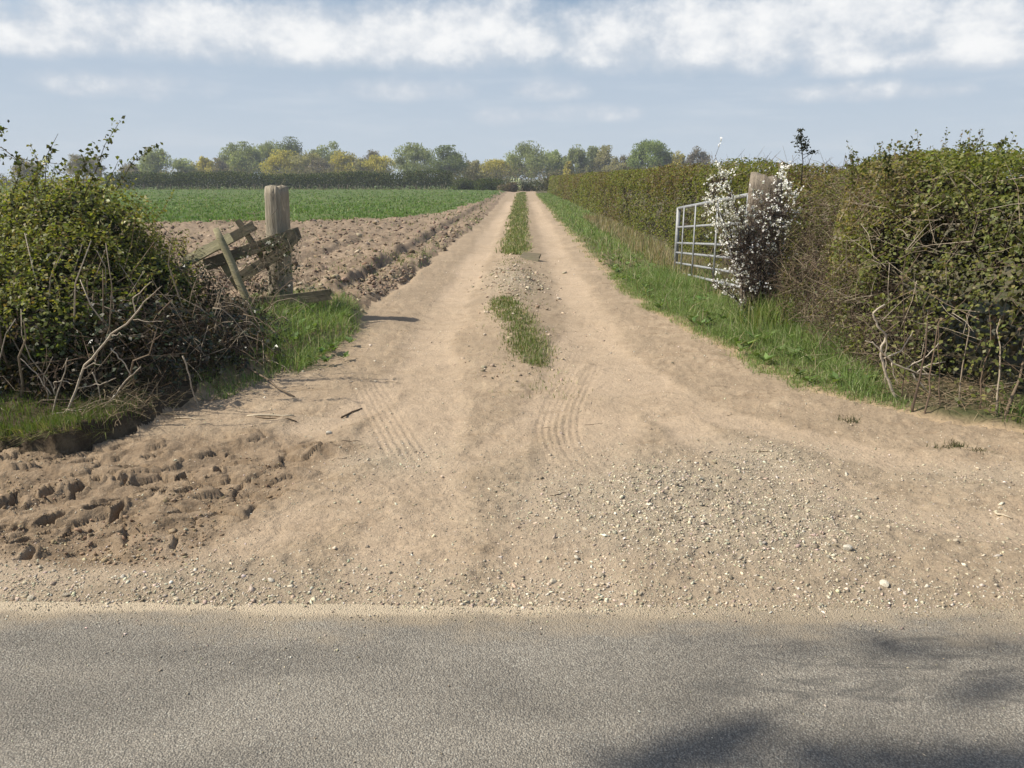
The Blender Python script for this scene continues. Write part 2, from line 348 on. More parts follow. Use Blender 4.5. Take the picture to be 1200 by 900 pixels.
DIRT = mat_dirt(); ROAD = mat_road()
SOIL = mat_soil('ploughed_soil', (0.200, 0.148, 0.100), (0.275, 0.205, 0.140), (0.37, 0.29, 0.20))
CROPG = mat_soil('crop_soil', (0.075, 0.125, 0.036), (0.105, 0.15, 0.045), (0.16, 0.155, 0.075), 2.0)
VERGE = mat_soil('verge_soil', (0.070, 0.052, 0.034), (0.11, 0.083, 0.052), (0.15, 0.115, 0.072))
VERGE2 = mat_soil('verge_soil_right', (0.075, 0.080, 0.035), (0.12, 0.105, 0.055), (0.20, 0.155, 0.10))
LAND = mat_soil('far_land', (0.07, 0.09, 0.035), (0.11, 0.11, 0.05), (0.14, 0.12, 0.07), 0.3)
WOOD_POST = mat_wood('weathered_post', (0.30, 0.255, 0.19), (0.44, 0.385, 0.295), (0.10, 0.08, 0.06), (0.30, 0.27, 0.18))
WOOD_DARK = mat_wood('split_post', (0.20, 0.165, 0.125), (0.33, 0.28, 0.215), (0.07, 0.055, 0.042), (0.22, 0.19, 0.14))
WOOD_RAIL = mat_wood('weathered_rail', (0.135, 0.112, 0.074), (0.215, 0.182, 0.125), (0.055, 0.045, 0.031), (0.16, 0.15, 0.075), 0)
WOOD_PALE = mat_wood('mossy_rail', (0.30, 0.27, 0.16), (0.42, 0.375, 0.235), (0.13, 0.11, 0.065), (0.22, 0.22, 0.10), 0)
STEEL = mat_steel()

# ------------------------------------------------------------------ terrain
YL = [2.0, 4.0, 4.5, 5.0, 6.2, 7.0, 8.0, 8.6, 9.5, 11, 14, 18, 25, 30, 90, 200]
XL = [-9, -9, -2.75, -2.55, -2.2, -2.02, -1.80, -1.80, -1.98, -1.92, -1.90, -1.86, -1.70, -1.60, -1.9, -2.2]
YR = [2.0, 4.35, 4.75, 5.0, 5.6, 7.0, 9.0, 11, 17, 25, 90, 200]
XR = [9, 9, 3.25, 2.85, 2.30, 1.96, 1.70, 1.54, 1.40, 1.38, 1.5, 1.6]
FY = 29.0                                            # the crop starts here
def edges(x, y):
    wv = np.clip(y / 8.0, 0.4, 1.6)
    xl = np.interp(y, YL, XL) + 0.07 * wv * fbm(y, x * 0, 2.2, 3, 31) + 0.04 * fbm(x, y, 9, 2, 77)
    xr = np.interp(y, YR, XR) + 0.09 * wv * fbm(y, x * 0, 1.7, 3, 37) + 0.05 * fbm(x, y, 8, 2, 79)
    return xl, xr
MUD_HOLES = []   # (x, y, rx, ry, angle, depth) of the lug prints
for px, py, a, d, rx, ry in [(8, 622, .2, .060, .030, .085), (28, 642, .3, .04, .028, .06), (62, 608, .65, .065, .030, .085), (83, 626, .1, .065, .022, .075), (30, 655, .1, .05, .022, .075),
                             (52, 622, .8, .05, .022, .05), (118, 596, .55, .065, .032, .085), (137, 600, .05, .065, .022, .075), (135, 619, 1.3, .04, .02, .05), (172, 572, .7, .05, .026, .06), (163, 584, .3, .06, .022, .07),
                             (183, 574, .3, .03, .016, .05), (194, 575, .1, .03, .014, .05), (213, 556, .35, .065, .024, .08), (257, 552, -.35, .06, .020, .07), (250, 561, 1.3, .04, .018, .05), (222, 563, .2, .03, .014, .04),
                             (270, 532, -.5, .035, .015, .045), (284, 545, -.3, .03, .014, .03), (8, 588, .1, .05, .06, .10), (57, 577, .3, .04, .040, .06), (92, 571, .2, .03, .03, .05), (112, 565, .6, .03, .03, .04),
                             (20, 578, -.05, .03, .012, .08), (24, 592, .25, .03, .012, .07), (142, 562, .8, .04, .03, .05), (182, 535, 1.2, .035, .02, .08), (150, 545, 1.2, .03, .02, .09), (300, 520, 1.1, .02, .02, .05)]:
    g = G(px, py); MUD_HOLES.append((g[0], g[1], rx * 0.9, ry * 0.75, a, d * 0.8))
def mudmask(x, y):
    e = ss(-1.02, -1.42, x + 0.35 * (3.7 - y) + 0.22 * fbm(x, y, 2.5, 3, 5)) * ss(2.93, 3.08, y + 0.08 * fbm(x, y, 4, 2, 8) - 0.02 * x)
    return e * ss(4.75, 4.4, y + 0.15 * fbm(x, y, 3, 2, 6))
def gravelmask(x, y):
    g = np.exp(-(((x - 1.0) / 1.0) ** 2 + ((y - 3.6) / 0.75) ** 2)) * 1.15
    g = np.maximum(g, np.exp(-(((x - 1.45) / 0.45) ** 2 + ((y - 4.25) / 0.4) ** 2)) * 1.1)
    g = np.maximum(g, 0.55 * ss(3.3, 2.7, y))
    g = np.maximum(g, 0.7 * np.exp(-(((x + 0.75) / 0.35) ** 2 + ((y - 4.3) / 0.35) ** 2)))
    g = np.maximum(g, 0.9 * np.exp(-(((x + 0.1) / 0.45) ** 2 + ((y - 12.3) / 1.7) ** 2)))
    g = np.maximum(g, 0.6 * np.exp(-(((x - 2.6) / 0.8) ** 2 + ((y - 4.0) / 0.25) ** 2)))
    return np.clip(g * (0.55 + 0.9 * (fbm(x, y, 1.6, 4, 12) * 0.5 + 0.5)), 0, 1)
PASSES = [[(-1.0, 60), (-0.98, 20), (-0.98, 10), (-0.92, 7.2), (-0.66, 5.2), (-0.5, 3.6), (-0.46, 2.6)], [(-0.92, 7.5), (-1.15, 5.4), (-1.8, 4.0), (-3.4, 3.05), (-6, 2.8)], [(-0.95, 8), (-0.75, 6), (-0.95, 4.4), (-1.7, 3.3), (-3.4, 2.75)],
          [(0.78, 60), (0.76, 20), (0.76, 9), (0.80, 6.8), (0.55, 5.0), (0.30, 3.8), (0.18, 2.6)], [(0.80, 7.4), (1.22, 5.3), (2.2, 4.3), (4.0, 3.55), (6, 3.3)], [(0.76, 8), (0.92, 6), (1.15, 4.6), (1.9, 3.5), (3.4, 2.85)], [(0.7, 9), (0.3, 6.0), (-0.1, 4.4), (-1.2, 3.2), (-2.5, 2.7)]]
def wheelmask(x, y):
    best = np.zeros(np.shape(x)); xw = x + 0.09 * fbm(x, y, 0.9, 2, 61) + 0.05 * fbm(x, y, 3.5, 2, 62)
    for i, pl in enumerate(PASSES):
        pl = np.array(pl, float); hw = 0.17 if pl[0, 1] < 20 else 0.26
        for a, b in zip(pl[:-1], pl[1:]):
            k = (y > min(a[1], b[1]) - 1) & (y < max(a[1], b[1]) + 1)
            if not k.any(): continue
            px, py = xw[k] - a[0], y[k] - a[1]; dx_, dy_ = b - a; t = np.clip((px * dx_ + py * dy_) / (dx_ * dx_ + dy_ * dy_), 0, 1)
            d_ = np.hypot(px - t * dx_, py - t * dy_); best[k] = np.maximum(best[k], ss(hw * 1.35, hw * 0.55, d_))
    return best * (0.55 + 0.45 * ss(-0.4, 0.2, fbm(x, y, 1.1, 3, 63)))
def bank_y(x): return 4.40 + 0.10 * n2(x * 3.0, x * 0, 41) + 0.045 * n2(x * 11.0, x * 0, 42) + 0.25 * ss(-2.85, -2.5, x)
def ground_z(x, y, detail=True):
    x = np.asarray(x, float); y = np.asarray(y, float)
    xl, xr = edges(x, y)
    z = 0.035 * fbm(x, y, 0.55, 3, 1) * ss(2.7, 4.2, y)
    z = z + ss(2.56, 2.78, y + 0.11 * fbm(x, y, 2.5, 4, 2)) * 0.024 - 0.012
    intrack = ss(0, 0.25, x - xl) * ss(0, 0.25, xr - x)
    far = ss(5.0, 8.5, y)
    # wheel ways and the crown between them
    cx = -0.12 + 0.12 * np.sin(y * 0.35)
    z = z - far * intrack * 0.045 * (np.exp(-((x - cx + 0.9) / 0.42) ** 2) + np.exp(-((x - cx - 0.82) / 0.38) ** 2))
    z = z + far * intrack * 0.05 * np.exp(-((x - cx) / 0.32) ** 2)
    z = z + 0.06 * np.exp(-(((x + 0.08) / 0.42) ** 2 + ((y - 12.4) / 1.3) ** 2)) * (1 + 0.8 * fbm(x, y, 3.5, 3, 61))
    # sides
    left = ss(0.0, 0.16, xl - x); right = ss(0.0, 0.45, xr * 0 + x - xr)
    head = ss(9.2, 10.4, y)
    z = z + left * (1 - head) * ss(4.2, 5.5, y) * 0.10 + left * (1 - head) * 0.10 * ss(0.1, 0.9, xl - x)
    b = ss(-0.012, 0.05, y - bank_y(x) + 0.02 * fbm(x, y, 12, 2, 45)) * ss(-2.42, -2.62, x + 0.05 * fbm(x, y, 8, 2, 46)) * (0.10 + 0.045 * n2(x * 5.0, x * 0, 48))
    z = np.where(b > 0.003, np.maximum(z, b + 0.03 * fbm(x, y, 3, 2, 47) * ss(0.0, 0.06, b)), z)
    z = z + (right * 0.04 + 0.05 * ss(0.2, 1.2, x - xr)) * ss(10.5, 8.0, y)
    # ploughed headland: raised, broken by furrows along the track
    soft = head * ss(-0.04, 0.26 + 0.2 * n2(x * 0.8, y * 0.8, 58), xl - x)
    fade = 1 / (1 + np.maximum(y - 12, 0) / 22)
    cl_ = np.abs(fbm(x, y, 2.6, 4, 51)); fur = np.sin((x + 0.12 * y + 0.5 * fbm(x, y, 0.5, 2, 53)) * 4.2)
    z = z + soft * (0.045 + (0.12 * cl_ + 0.010 * fur + 0.07 * fbm(x, y, 6.5, 3, 55)) * np.where(y > FY, 0.35, 1.0) * (0.5 + 0.5 * fade))
    # the torn edge beside the left wheel way
    z = z + head * 0.085 * np.exp(-((x - xl + 0.20 + 0.12 * fbm(x, y, 1.4, 2, 56)) / 0.13) ** 2) * np.maximum(0.10 + 1.7 * fbm(x, y, 1.9, 4, 57), 0) * ss(40, 20, y)
    z = z - head * 0.04 * np.exp(-((x - xl - 0.02) / 0.05) ** 2) * ss(30, 16, y) * (0.6 + fbm(x, y, 1.2, 2, 58))
    z = z + 0.075 * np.exp(-(((x + 2.15) / 0.35) ** 2 + ((y - 10.4) / 0.55) ** 2)) * (0.5 + 1.2 * np.abs(fbm(x, y, 4, 3, 59)))
    if detail:
        gm = gravelmask(x, y); mm = mudmask(x, y); nr = ss(2.62, 2.9, y)
        wm = wheelmask(x, y); rgh = 1 - 0.65 * wm
        z = z - nr * 0.016 * wm + nr * rgh * (0.015 * fbm(x, y, 5, 4, 3) + 0.0105 * fbm(x, y, 22, 4, 4) + gm * 0.006 * np.abs(fbm(x, y, 34, 2, 9)))
        # scuffed streaks across the entrance
        z = z + nr * 0.011 * fbm(x * 0.35 + y * 0.25, y * 2.4 - x * 0.6, 7, 3, 14) * ss(14, 6, y)
        # tyre ribs where a wheel turned in
        tx = 0.30 + 0.30 * ss(4.3, 6.6, y) - 0.14 * np.sin((y - 4.2) * 1.1)
        q = (x - tx) / 0.17; m_ = ss(1.0, 0.85, np.abs(q)) * ss(3.8, 4.9, y) * ss(8.6, 6.0, y)
        z = z + m_ * (0.0065 * np.sin(q * 24 + 1.5 * fbm(x, y, 2, 2, 33)) * (0.4 + 1.2 * np.abs(fbm(x, y, 1.5, 2, 34))) - 0.004)
        tx2 = -0.75 - 0.35 * (y - 4.5); q = (x - tx2) / 0.16; m_ = ss(1.0, 0.8, np.abs(q)) * ss(3.1, 4.2, y) * ss(7.6, 5.4, y)
        z = z + m_ * (0.0055 * np.sin(q * 20) * (0.3 + fbm(x, y, 1.5, 2, 35)) - 0.003)
        # churned mud with lug prints and drying cracks
        k = mm > 0.02
        if k.any():
            xm, ym = x[k], y[k]
            xa = xm + 0.016 * fbm(xm, ym, 8, 2, 21); ya = ym + 0.016 * fbm(xm, ym, 8, 2, 22)
            f1, f2, iv = voro(xa * 0.75 + ya * 0.25, ya * 1.25 - xa * 0.35, 7.0, 4)
            h = 0.040 * (iv - 0.5) + 0.030 * fbm(xm, ym, 3.5, 3, 23) + 0.010 * fbm(xm, ym, 20, 3, 24)
            h -= 0.032 * ss(0.13, 0.0, f2 - f1) * (fbm(xm, ym, 3, 2, 25) > -0.1)
            # ridges squeezed up along the wheel's path
            s_ = ym - 0.52 * (xm + 2.0) - 3.55
            h += 0.010 * np.sin(s_ * 15.0 + 1.6 * fbm(xm, ym, 2.2, 2, 27)) * ss(0.9, 0.3, np.abs(s_))
            for hx, hy, rx, ry, a, d in MUD_HOLES:
                ux = xa - hx; uy = ya - hy; ca, sa = math.cos(a), math.sin(a)
                r_ = np.hypot((ux * ca - uy * sa) / rx, (ux * sa + uy * ca) / ry)
                h = h - d * 1.4 * ss(1.15, 0.75, r_) + 0.016 * np.exp(-((r_ - 1.45) / 0.32) ** 2)
            z[k] = z[k] + h * mm[k] * ss(2.9, 3.1, ym)
    k = (y > 2.66) & (y < 3.0); z = np.where(k, np.maximum(z, 0.004 * ss(2.66, 2.73, y)), z)
    return z

py_rows = np.concatenate([np.arange(742, 520, -1.0), np.arange(520, 226, -1.5), np.arange(226, 217.6, -0.8)])
yr = np.array([G(600, p)[1] for p in py_rows])
uu = np.concatenate([np.linspace(-3.2, -0.80, 40)[:-1], np.arange(-0.80, 0.80, 0.0025), np.linspace(0.80, 3.2, 40)])
YY, UU = np.meshgrid(yr, uu, indexing='ij'); XX = UU * (YY + 0.6)
gx, gy = XX.ravel(), YY.ravel()
gz = ground_z(gx, gy)
nr_, nc_ = YY.shape
idx = np.arange(nr_ * nc_).reshape(nr_, nc_)
quads = np.stack([idx[:-1, :-1], idx[:-1, 1:], idx[1:, 1:], idx[1:, :-1]], -1).reshape(-1, 4)
fx = gx[quads].mean(1); fy = gy[quads].mean(1)
exl, exr = edges(fx, fy)
leftz = (fx < exl) & (fy > 3.9); bank = (fx < -2.5) & (fy > bank_y(fx))
leftz = leftz | bank
crop_edge_x = np.interp(fy, [29, 36, 65, 110, 180], [-4.9, -3.7, -2.55, -2.4, -2.4]) + 0.5 * fbm(fx, fy, 0.35, 3, 91)
crop_y = FY + 2.6 * fbm(fx, fy, 0.22, 3, 92) + 0.12 * (fx + 8)
crop = leftz & (fy > crop_y) & (fx < crop_edge_x)
plough = leftz & ~crop & (fy > 9.7)
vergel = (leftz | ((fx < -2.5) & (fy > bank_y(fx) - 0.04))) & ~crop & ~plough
verger = (fx > exr) & (fy > 4.3)
dirt = ~(leftz | verger | vergel)
_xl, _xr = edges(gx, gy)
sid = np.minimum(np.maximum(gx - _xr, _xl - gx), np.maximum((gy - np.interp(gx, [2.5, 3.0, 3.6, 9], [5.6, 5.1, 4.75, 4.6])), np.where(gx < 2, 9, -9)) + 0.25)
gcol = {'gravel': gravelmask(gx, gy), 'mud': mudmask(gx, gy), 'side': np.where((gx < -2.45) & (gy > bank_y(gx) - 0.06) & (gy < 6), 1.0, np.clip(sid, 0, 2)), 'wheel': wheelmask(gx, gy)}
def zone(name, mask, mat):
    f = quads[mask]; ids, inv = np.unique(f, return_inverse=True)
    v = np.stack([gx[ids], gy[ids], gz[ids]], 1)
    o = build(name, v, [inv.reshape(-1, 4)], mat, None, None, True, {k: a[ids] for k, a in gcol.items()})
    tag(o, kind='structure'); return o
zone('dirt_track', dirt, DIRT); zone('ploughed_soil', plough, SOIL); zone('crop_field', crop, CROPG)
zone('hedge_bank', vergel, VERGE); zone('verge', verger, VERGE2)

# far land and road
def sheet(name, x0, x1, y0, y1, z, mat, nx=2, ny=2):
    xs = np.linspace(x0, x1, nx); ys = np.linspace(y0, y1, ny); a, b = np.meshgrid(xs, ys, indexing='ij')
    v = np.stack([a.ravel(), b.ravel(), np.full(a.size, z)], 1); i = np.arange(nx * ny).reshape(nx, ny)
    o = build(name, v, [np.stack([i[:-1, :-1], i[1:, :-1], i[1:, 1:], i[:-1, 1:]], -1).reshape(-1, 4)], mat); tag(o, kind='structure'); return o
sheet('ground', -6000, 6000, -6000, 9000, -0.16, LAND, 13, 16)
sheet('road', -70, 70, -3.2, 2.74, 0.0, ROAD, 60, 10)

# ------------------------------------------------------------------ grass
def blades(x, y, h, wd, lean=0.45, cols=None, wts=None, z=None, jit=0.2, dirv=None):
    lean = lean * 1.15; n = len(x); z0 = ground_z(x, y, False) - 0.012 if z is None else z
    a = rng.uniform(0, 2 * math.pi, n); d = np.stack([np.cos(a), np.sin(a)], 1)
    if dirv is not None: d = unit(d * 0.8 + dirv)
    ln = np.abs(rng.normal(size=n)) * lean
    h = h * rng.uniform(0.55, 1.15, n); s = np.stack([-d[:, 1], d[:, 0]], 1)
    tw = rng.uniform(0, 2 * math.pi, n); sv = np.stack([np.cos(tw), np.sin(tw)], 1)
    base = np.stack([x, y, z0], 1)
    off1 = d * (ln * h * 0.28)[:, None]; off2 = d * (ln * h)[:, None]
    hz = h / np.sqrt(1 + ln ** 2)
    wv = np.concatenate([sv * wd[:, None] * 0.5, np.zeros((n, 1))], 1)
    m = base + np.concatenate([off1, (hz * 0.58)[:, None]], 1); tp = base + np.concatenate([off2, hz[:, None]], 1)
    v = np.stack([base - wv, base + wv, m + wv * 0.8, m - wv * 0.8, tp], 1).reshape(-1, 3)
    i = np.arange(n)[:, None] * 5
    q = i + np.array([[0, 1, 2, 3]]); t = i + np.array([[3, 2, 4]])
    c = palette(n, cols, wts, jit)
    return v, q, t, np.repeat(c, 5, 0)
class Grass:
    def __init__(s): s.v = []; s.q = []; s.t = []; s.c = []; s.n = 0
    def add(s, *a, **k):
        v, q, t, c = blades(*a, **k); s.v.append(v); s.q.append(q + s.n); s.t.append(t + s.n); s.c.append(c); s.n += len(v)
    def build(s, name, label, mat=None):
        o = build(name, np.concatenate(s.v), [np.concatenate(s.q), np.concatenate(s.t)], mat or GRASS, None, np.concatenate(s.c))
        tag(o, label, 'grass', kind='stuff'); return o
G_GREEN = [(0.215, 0.300, 0.088), (0.285, 0.365, 0.130), (0.150, 0.225, 0.062), (0.46, 0.42, 0.27)]
G_W = [4, 3, 3, 0.9]
def gz1_(x, y): return float(ground_z(np.array([x]), np.array([y]), False)[0])
def pick(n, xf, yf, keep):
    """rejection sampling; keep(x,y)->probability"""
    x = xf(n); y = yf(n, x); k = rng.random(n) < keep(x, y); return x[k], y[k]
vg = Grass()
def verge_keep(x, y):
    xl, xr = edges(x, y); d = x - xr
    return ss(-0.10, 0.12, d + 0.1 * fbm(x, y, 3, 2, 71)) * ss(2.2, 1.2, d) * (0.5 + 0.5 * ss(-0.25, 0.2, fbm(x, y, 2.2, 3, 72))) * ss(5.15, 5.45, y + 0.25 * fbm(x, y, 3, 2, 74)) * np.where(y < 7.5, ss(2.86, 2.66, x - 0.35 * ss(6.3, 7.5, y)), 1.0)
# near verge
yv = 5.1 + 8.4 * rng.random(120000) ** 1.35; xv = np.interp(yv, YR, XR) + rng.uniform(-0.15, 1.7, 120000)
k = rng.random(120000) < verge_keep(xv, yv); xv, yv = xv[k], yv[k]; dd = xv - np.interp(yv, YR, XR)
vg.add(xv, yv, 0.065 + 0.16 * ss(0.05, 0.6, dd) * (0.65 + 0.9 * fbm(xv, yv, 2.2, 3, 73)), rng.uniform(0.003, 0.0065, len(xv)), 1.0, G_GREEN, G_W)
yv = 13 * (90 / 13) ** rng.random(34000); xv = np.interp(yv, YR, XR) + rng.uniform(-0.12, 2.0, 34000)
k = rng.random(34000) < verge_keep(xv, yv); xv, yv = xv[k], yv[k]; dd = xv - np.interp(yv, YR, XR)
vg.add(xv, yv, (0.07 + 0.11 * ss(0.05, 0.7, dd)) * (0.6 + 0.4 * ss(14.5, 18, yv)), 0.0006 * yv * rng.uniform(0.8, 1.5, len(xv)), 0.9, G_GREEN + [(0.38, 0.34, 0.2)], [4, 3, 3, .7, .5])
n = 420; yv = rng.uniform(5.8, 20, n); xv = np.interp(yv, YR, XR) + rng.uniform(.1, 1.2, n); k = (yv > 7.5) | (xv < 2.7); vg.add(xv[k], yv[k], np.full(k.sum(), .30), np.full(k.sum(), .004) + .0003 * yv[k], .9, [(0.46, 0.40, 0.25), (0.36, 0.29, 0.17)])
# pale upright tuft beside the blossom bush and dry stalks along the hedge foot
t0 = G(905, 395); n = 700
vg.add(t0[0] + rng.normal(size=n) * 0.14, t0[1] + rng.normal(size=n) * 0.2 + 0.1, np.full(n, 0.38), rng.uniform(0.005, 0.009, n), 0.5, [(0.20, 0.27, 0.07), (0.34, 0.34, 0.15), (0.13, 0.19, 0.04)], [3, 2, 2])
yv = rng.uniform(9, 32, 2600); xv = np.interp(yv, YR, XR) + rng.uniform(1.05, 1.8, 2600)
vg.add(xv, yv, np.full(2600, 0.32), 0.0007 * yv + 0.003, 0.5, [(0.40, 0.34, 0.20), (0.30, 0.24, 0.13)], None)
vg.build('verge_grass', 'rough green grass along the right side of the track below the hedge')

mg = Grass()
def median(y0, y1, n, xc, hw, h, wscale, thin=0.0):
    y = y0 + (y1 - y0) * rng.random(n) if y1 < 13 else y0 * (y1 / y0) ** rng.random(n)
    c = np.interp(y, *xc); hwid = np.interp(y, *hw)
    x = c + rng.normal(size=n) * hwid * 0.62
    k = rng.random(n) < (0.35 + 0.65 * ss(-0.35, 0.15, fbm(x, y, 4.0, 3, 81))) * ss(1.6, 0.6, np.abs(x - c) / hwid); x, y = x[k], y[k]
    mg.add(x, y, h * (0.6 + 0.5 * rng.random(len(x))), wscale * y * rng.uniform(0.8, 1.4, len(x)), 0.75, [(0.165, 0.21, 0.065), (0.22, 0.26, 0.095), (0.125, 0.165, 0.05), (0.40, 0.35, 0.21)], [4, 3, 2, 2.2])
median(6.5, 10.3, 6500, ([6.5, 8.3, 10.3], [0.12, -0.02, -0.28]), ([6.5, 7.3, 9.5, 10.3], [0.10, 0.22, 0.24, 0.12]), 0.075, 0.0009)
median(5.6, 16.5, 2600, ([5.6, 9, 16.5], [0.15, -0.1, -0.15]), ([5.6, 16.5], [0.35, 0.42]), 0.045, 0.0008)
median(16.2, 95, 15000, ([16, 24, 95], [-0.15, -0.17, -0.15]), ([16, 17.5, 22, 95], [0.18, 0.36, 0.34, 0.50]), 0.13, 0.0009)
mg.build('track_grass', 'low grass strip growing between the two wheel ways of the dirt track')

lg = Grass()
def lg_area(px0, px1, py0, py1, n, h, keepf=None, lean=1.0, cols=G_GREEN, wts=G_W):
    px = rng.uniform(px0, px1, n); py = rng.uniform(py0, py1, n)
    p = np.array([G(a, b) for a, b in zip(px, py)]); k = np.ones(n, bool) if keepf is None else keepf(px, py)
    lg.add(p[k, 0], p[k, 1], np.full(k.sum(), h) * rng.uniform(0.7, 1.2, k.sum()), rng.uniform(0.004, 0.008, k.sum()), lean, cols, wts)
lg_area(285, 425, 352, 445, 9500, 0.20, lambda a, b: (((a - 360) / 62) ** 2 + ((b - 402) / 38) ** 2 < 1 + 0.3 * rng.normal(size=len(a)) * 0.5) & (b < 352 + (440 - a) * 0.75 + 22) )
lg_area(390, 432, 350, 395, 1500, 0.13, lambda a, b: ((a - 400) / 24) ** 2 + ((b - 375) / 18) ** 2 < 1)
lg_area(225, 330, 425, 470, 1600, 0.12, lambda a, b: np.abs(b - (475 - (a - 220) * 0.42)) < 14)
lg.build('gateway_grass', 'lush green grass tufts around the foot of the left gatepost')
lg = Grass()
xv = rng.uniform(-7, -2.52, 14000); yv = bank_y(xv) + 0.035 + 0.75 * rng.random(14000) ** 1.3
k = (rng.random(14000) < ss(5.25, 4.85, yv)) & (rng.random(14000) < ss(-2.45, -2.75, xv)); xv, yv = xv[k], yv[k]
lg.add(xv, yv, np.full(len(xv), 0.085), rng.uniform(0.003, 0.006, len(xv)), 0.6, [(0.15, 0.20, 0.045), (0.10, 0.155, 0.03), (0.20, 0.22, 0.08)], [3, 3, 1.4])
k = rng.random(len(xv)) < .0; xo = rng.uniform(-5.5, -2.6, 900); yo = bank_y(xo) + 0.03; lg.add(xo, yo, np.full(900, 0.10), rng.uniform(.003, .006, 900), 1.6, [(0.17, 0.21, 0.06), (0.30, 0.27, 0.14)], None, dirv=np.array([[0, -1.6]]))
lg.build('bank_grass', 'short bright grass topping the crumbled bank at lower left')
lg = Grass()
xv = rng.uniform(3.15, 8, 7000); yv = rng.uniform(4.45, 5.2, 7000); k = rng.random(7000) < ss(3.15, 3.4, xv) ; xv, yv = xv[k], yv[k]
lg.add(xv, yv, np.full(len(xv), 0.15), rng.uniform(0.004, 0.008, len(xv)), 0.5, [(0.14, 0.20, 0.05), (0.09, 0.14, 0.03), (0.30, 0.28, 0.13)], [3, 3, 1])
for px, py in ((995, 494), (1105, 527), (1145, 530), (1120, 522)):
    g = G(px, py); lg.add(g[0] + rng.normal(size=60) * 0.035, g[1] + rng.normal(size=60) * 0.03, np.full(60, 0.05), np.full(60, 0.005), 1.0, [(0.07, 0.085, 0.03), (0.12, 0.11, 0.05)])
lg.build('hedge_foot_grass', 'short grass at the foot of the near right hedge')

wd_v = []; wd_f = []; wd_c = []; nn = 0
for _ in range(170):
    if rng.random() < .72: y = rng.uniform(5.6, 16); x = np.interp(y, YR, XR) + rng.uniform(.05, .95)
    else: g = G(rng.uniform(300, 410), rng.uniform(372, 432)); x, y = g[0], g[1]
    if y < 7.5 and x > 2.7: continue
    z0 = gz1_(x, y); m = rng.integers(5, 10); a_ = rng.uniform(0, 6.28, m); d_ = np.stack([np.cos(a_), np.sin(a_), rng.uniform(.5, 1.6, m)], 1); L = rng.uniform(.05, .12, m)
    p_ = np.array([x, y, z0 + .02]) + unit(d_) * L[:, None] * .6; nr = unit(np.stack([-d_[:, 0] * .6, -d_[:, 1] * .6, np.ones(m)], 1)); v, f = leaf_geo(p_, nr, L, .42, .1, unit(d_)); wd_v.append(v); wd_f.append(f + nn); nn += len(v)
    wd_c.append(tint4(palette(m, [(0.15, 0.24, 0.07), (0.21, 0.29, 0.10), (0.11, 0.17, 0.05)])))
o = build('broad_leaved_weeds', np.concatenate(wd_v), [np.concatenate(wd_f)], GRASS, None, np.concatenate(wd_c)); tag(o, 'broad leaved weeds mixed into the verge grass beside the track', 'weeds', kind='stuff')
tb_ = None
# young crop
def crop_sample(n):
    py = rng.uniform(219.5, 268, n); px = rng.uniform(-60, 600, n)
    p = np.array([G(a, b) for a, b in zip(px, py)]); x, y = p[:, 0], p[:, 1]
    ce = np.interp(y, [29, 36, 65, 110, 180], [-4.9, -3.7, -2.55, -2.4, -2.4]) + 0.5 * fbm(x, y, 0.35, 3, 91)
    k = (y > FY - 0.8 + 2.6 * fbm(x, y, 0.22, 3, 92) + 0.12 * (x + 8)) & (x < ce) & (y < 115) & (rng.random(n) < 0.35 + 0.65 * ss(-0.4, 0.2, fbm(x, y, 0.6, 3, 93)))
    return x[k], y[k]
cg = Grass(); xv, yv = crop_sample(52000)
cg.add(xv, yv, np.full(len(xv), 0.12), 0.0011 * yv * rng.uniform(0.7, 1.5, len(xv)), 0.6, [(0.140, 0.235, 0.052), (0.180, 0.280, 0.070), (0.110, 0.185, 0.040), (0.28, 0.31, 0.12)], [4, 3, 2, 0.6])
o = cg.build('young_crop', 'bright green young cereal crop covering the field behind the left post'); o['category'] = 'crop'
# dry stubble and weeds on the headland
sg = Grass(); n = 9000; py = rng.uniform(226, 372, n); px = rng.uniform(180, 585, n)
p = np.array([G(a, b) for a, b in zip(px, py)]); x, y = p[:, 0], p[:, 1]; xl, _ = edges(x, y)
k = (x < xl - 0.15) & (y > 9.9) & (rng.random(n) < ss(0.0, 0.35, fbm(x, y, 0.8, 3, 96)) * .6 + 0.06 + .7 * ss(24, 32, y)); x, y = x[k], y[k]
sg.add(x, y, 0.07 + 0.10 * ss(15, 40, y), 0.0010 * y, 0.8, [(0.15, 0.20, 0.065), (0.38, 0.33, 0.20), (0.12, 0.165, 0.05)], [3, 1.6, 3])
n = 1500; y = 10 * 3.6 ** rng.random(n); xl, _ = edges(y * 0 - 2, y); x = xl - np.abs(rng.normal(size=n)) * .45; k = rng.random(n) < ss(.05, .4, fbm(x, y, .7, 3, 196)); x, y = x[k], y[k]
sg.add(x, y, np.full(len(x), .10), .0009 * y, .9, [(0.19, 0.26, 0.08), (0.13, 0.19, 0.055), (0.36, 0.32, 0.19)], [3, 2, 1])
sg.build('headland_weeds', 'thin weeds and dry stubble scattered over the ploughed headland')

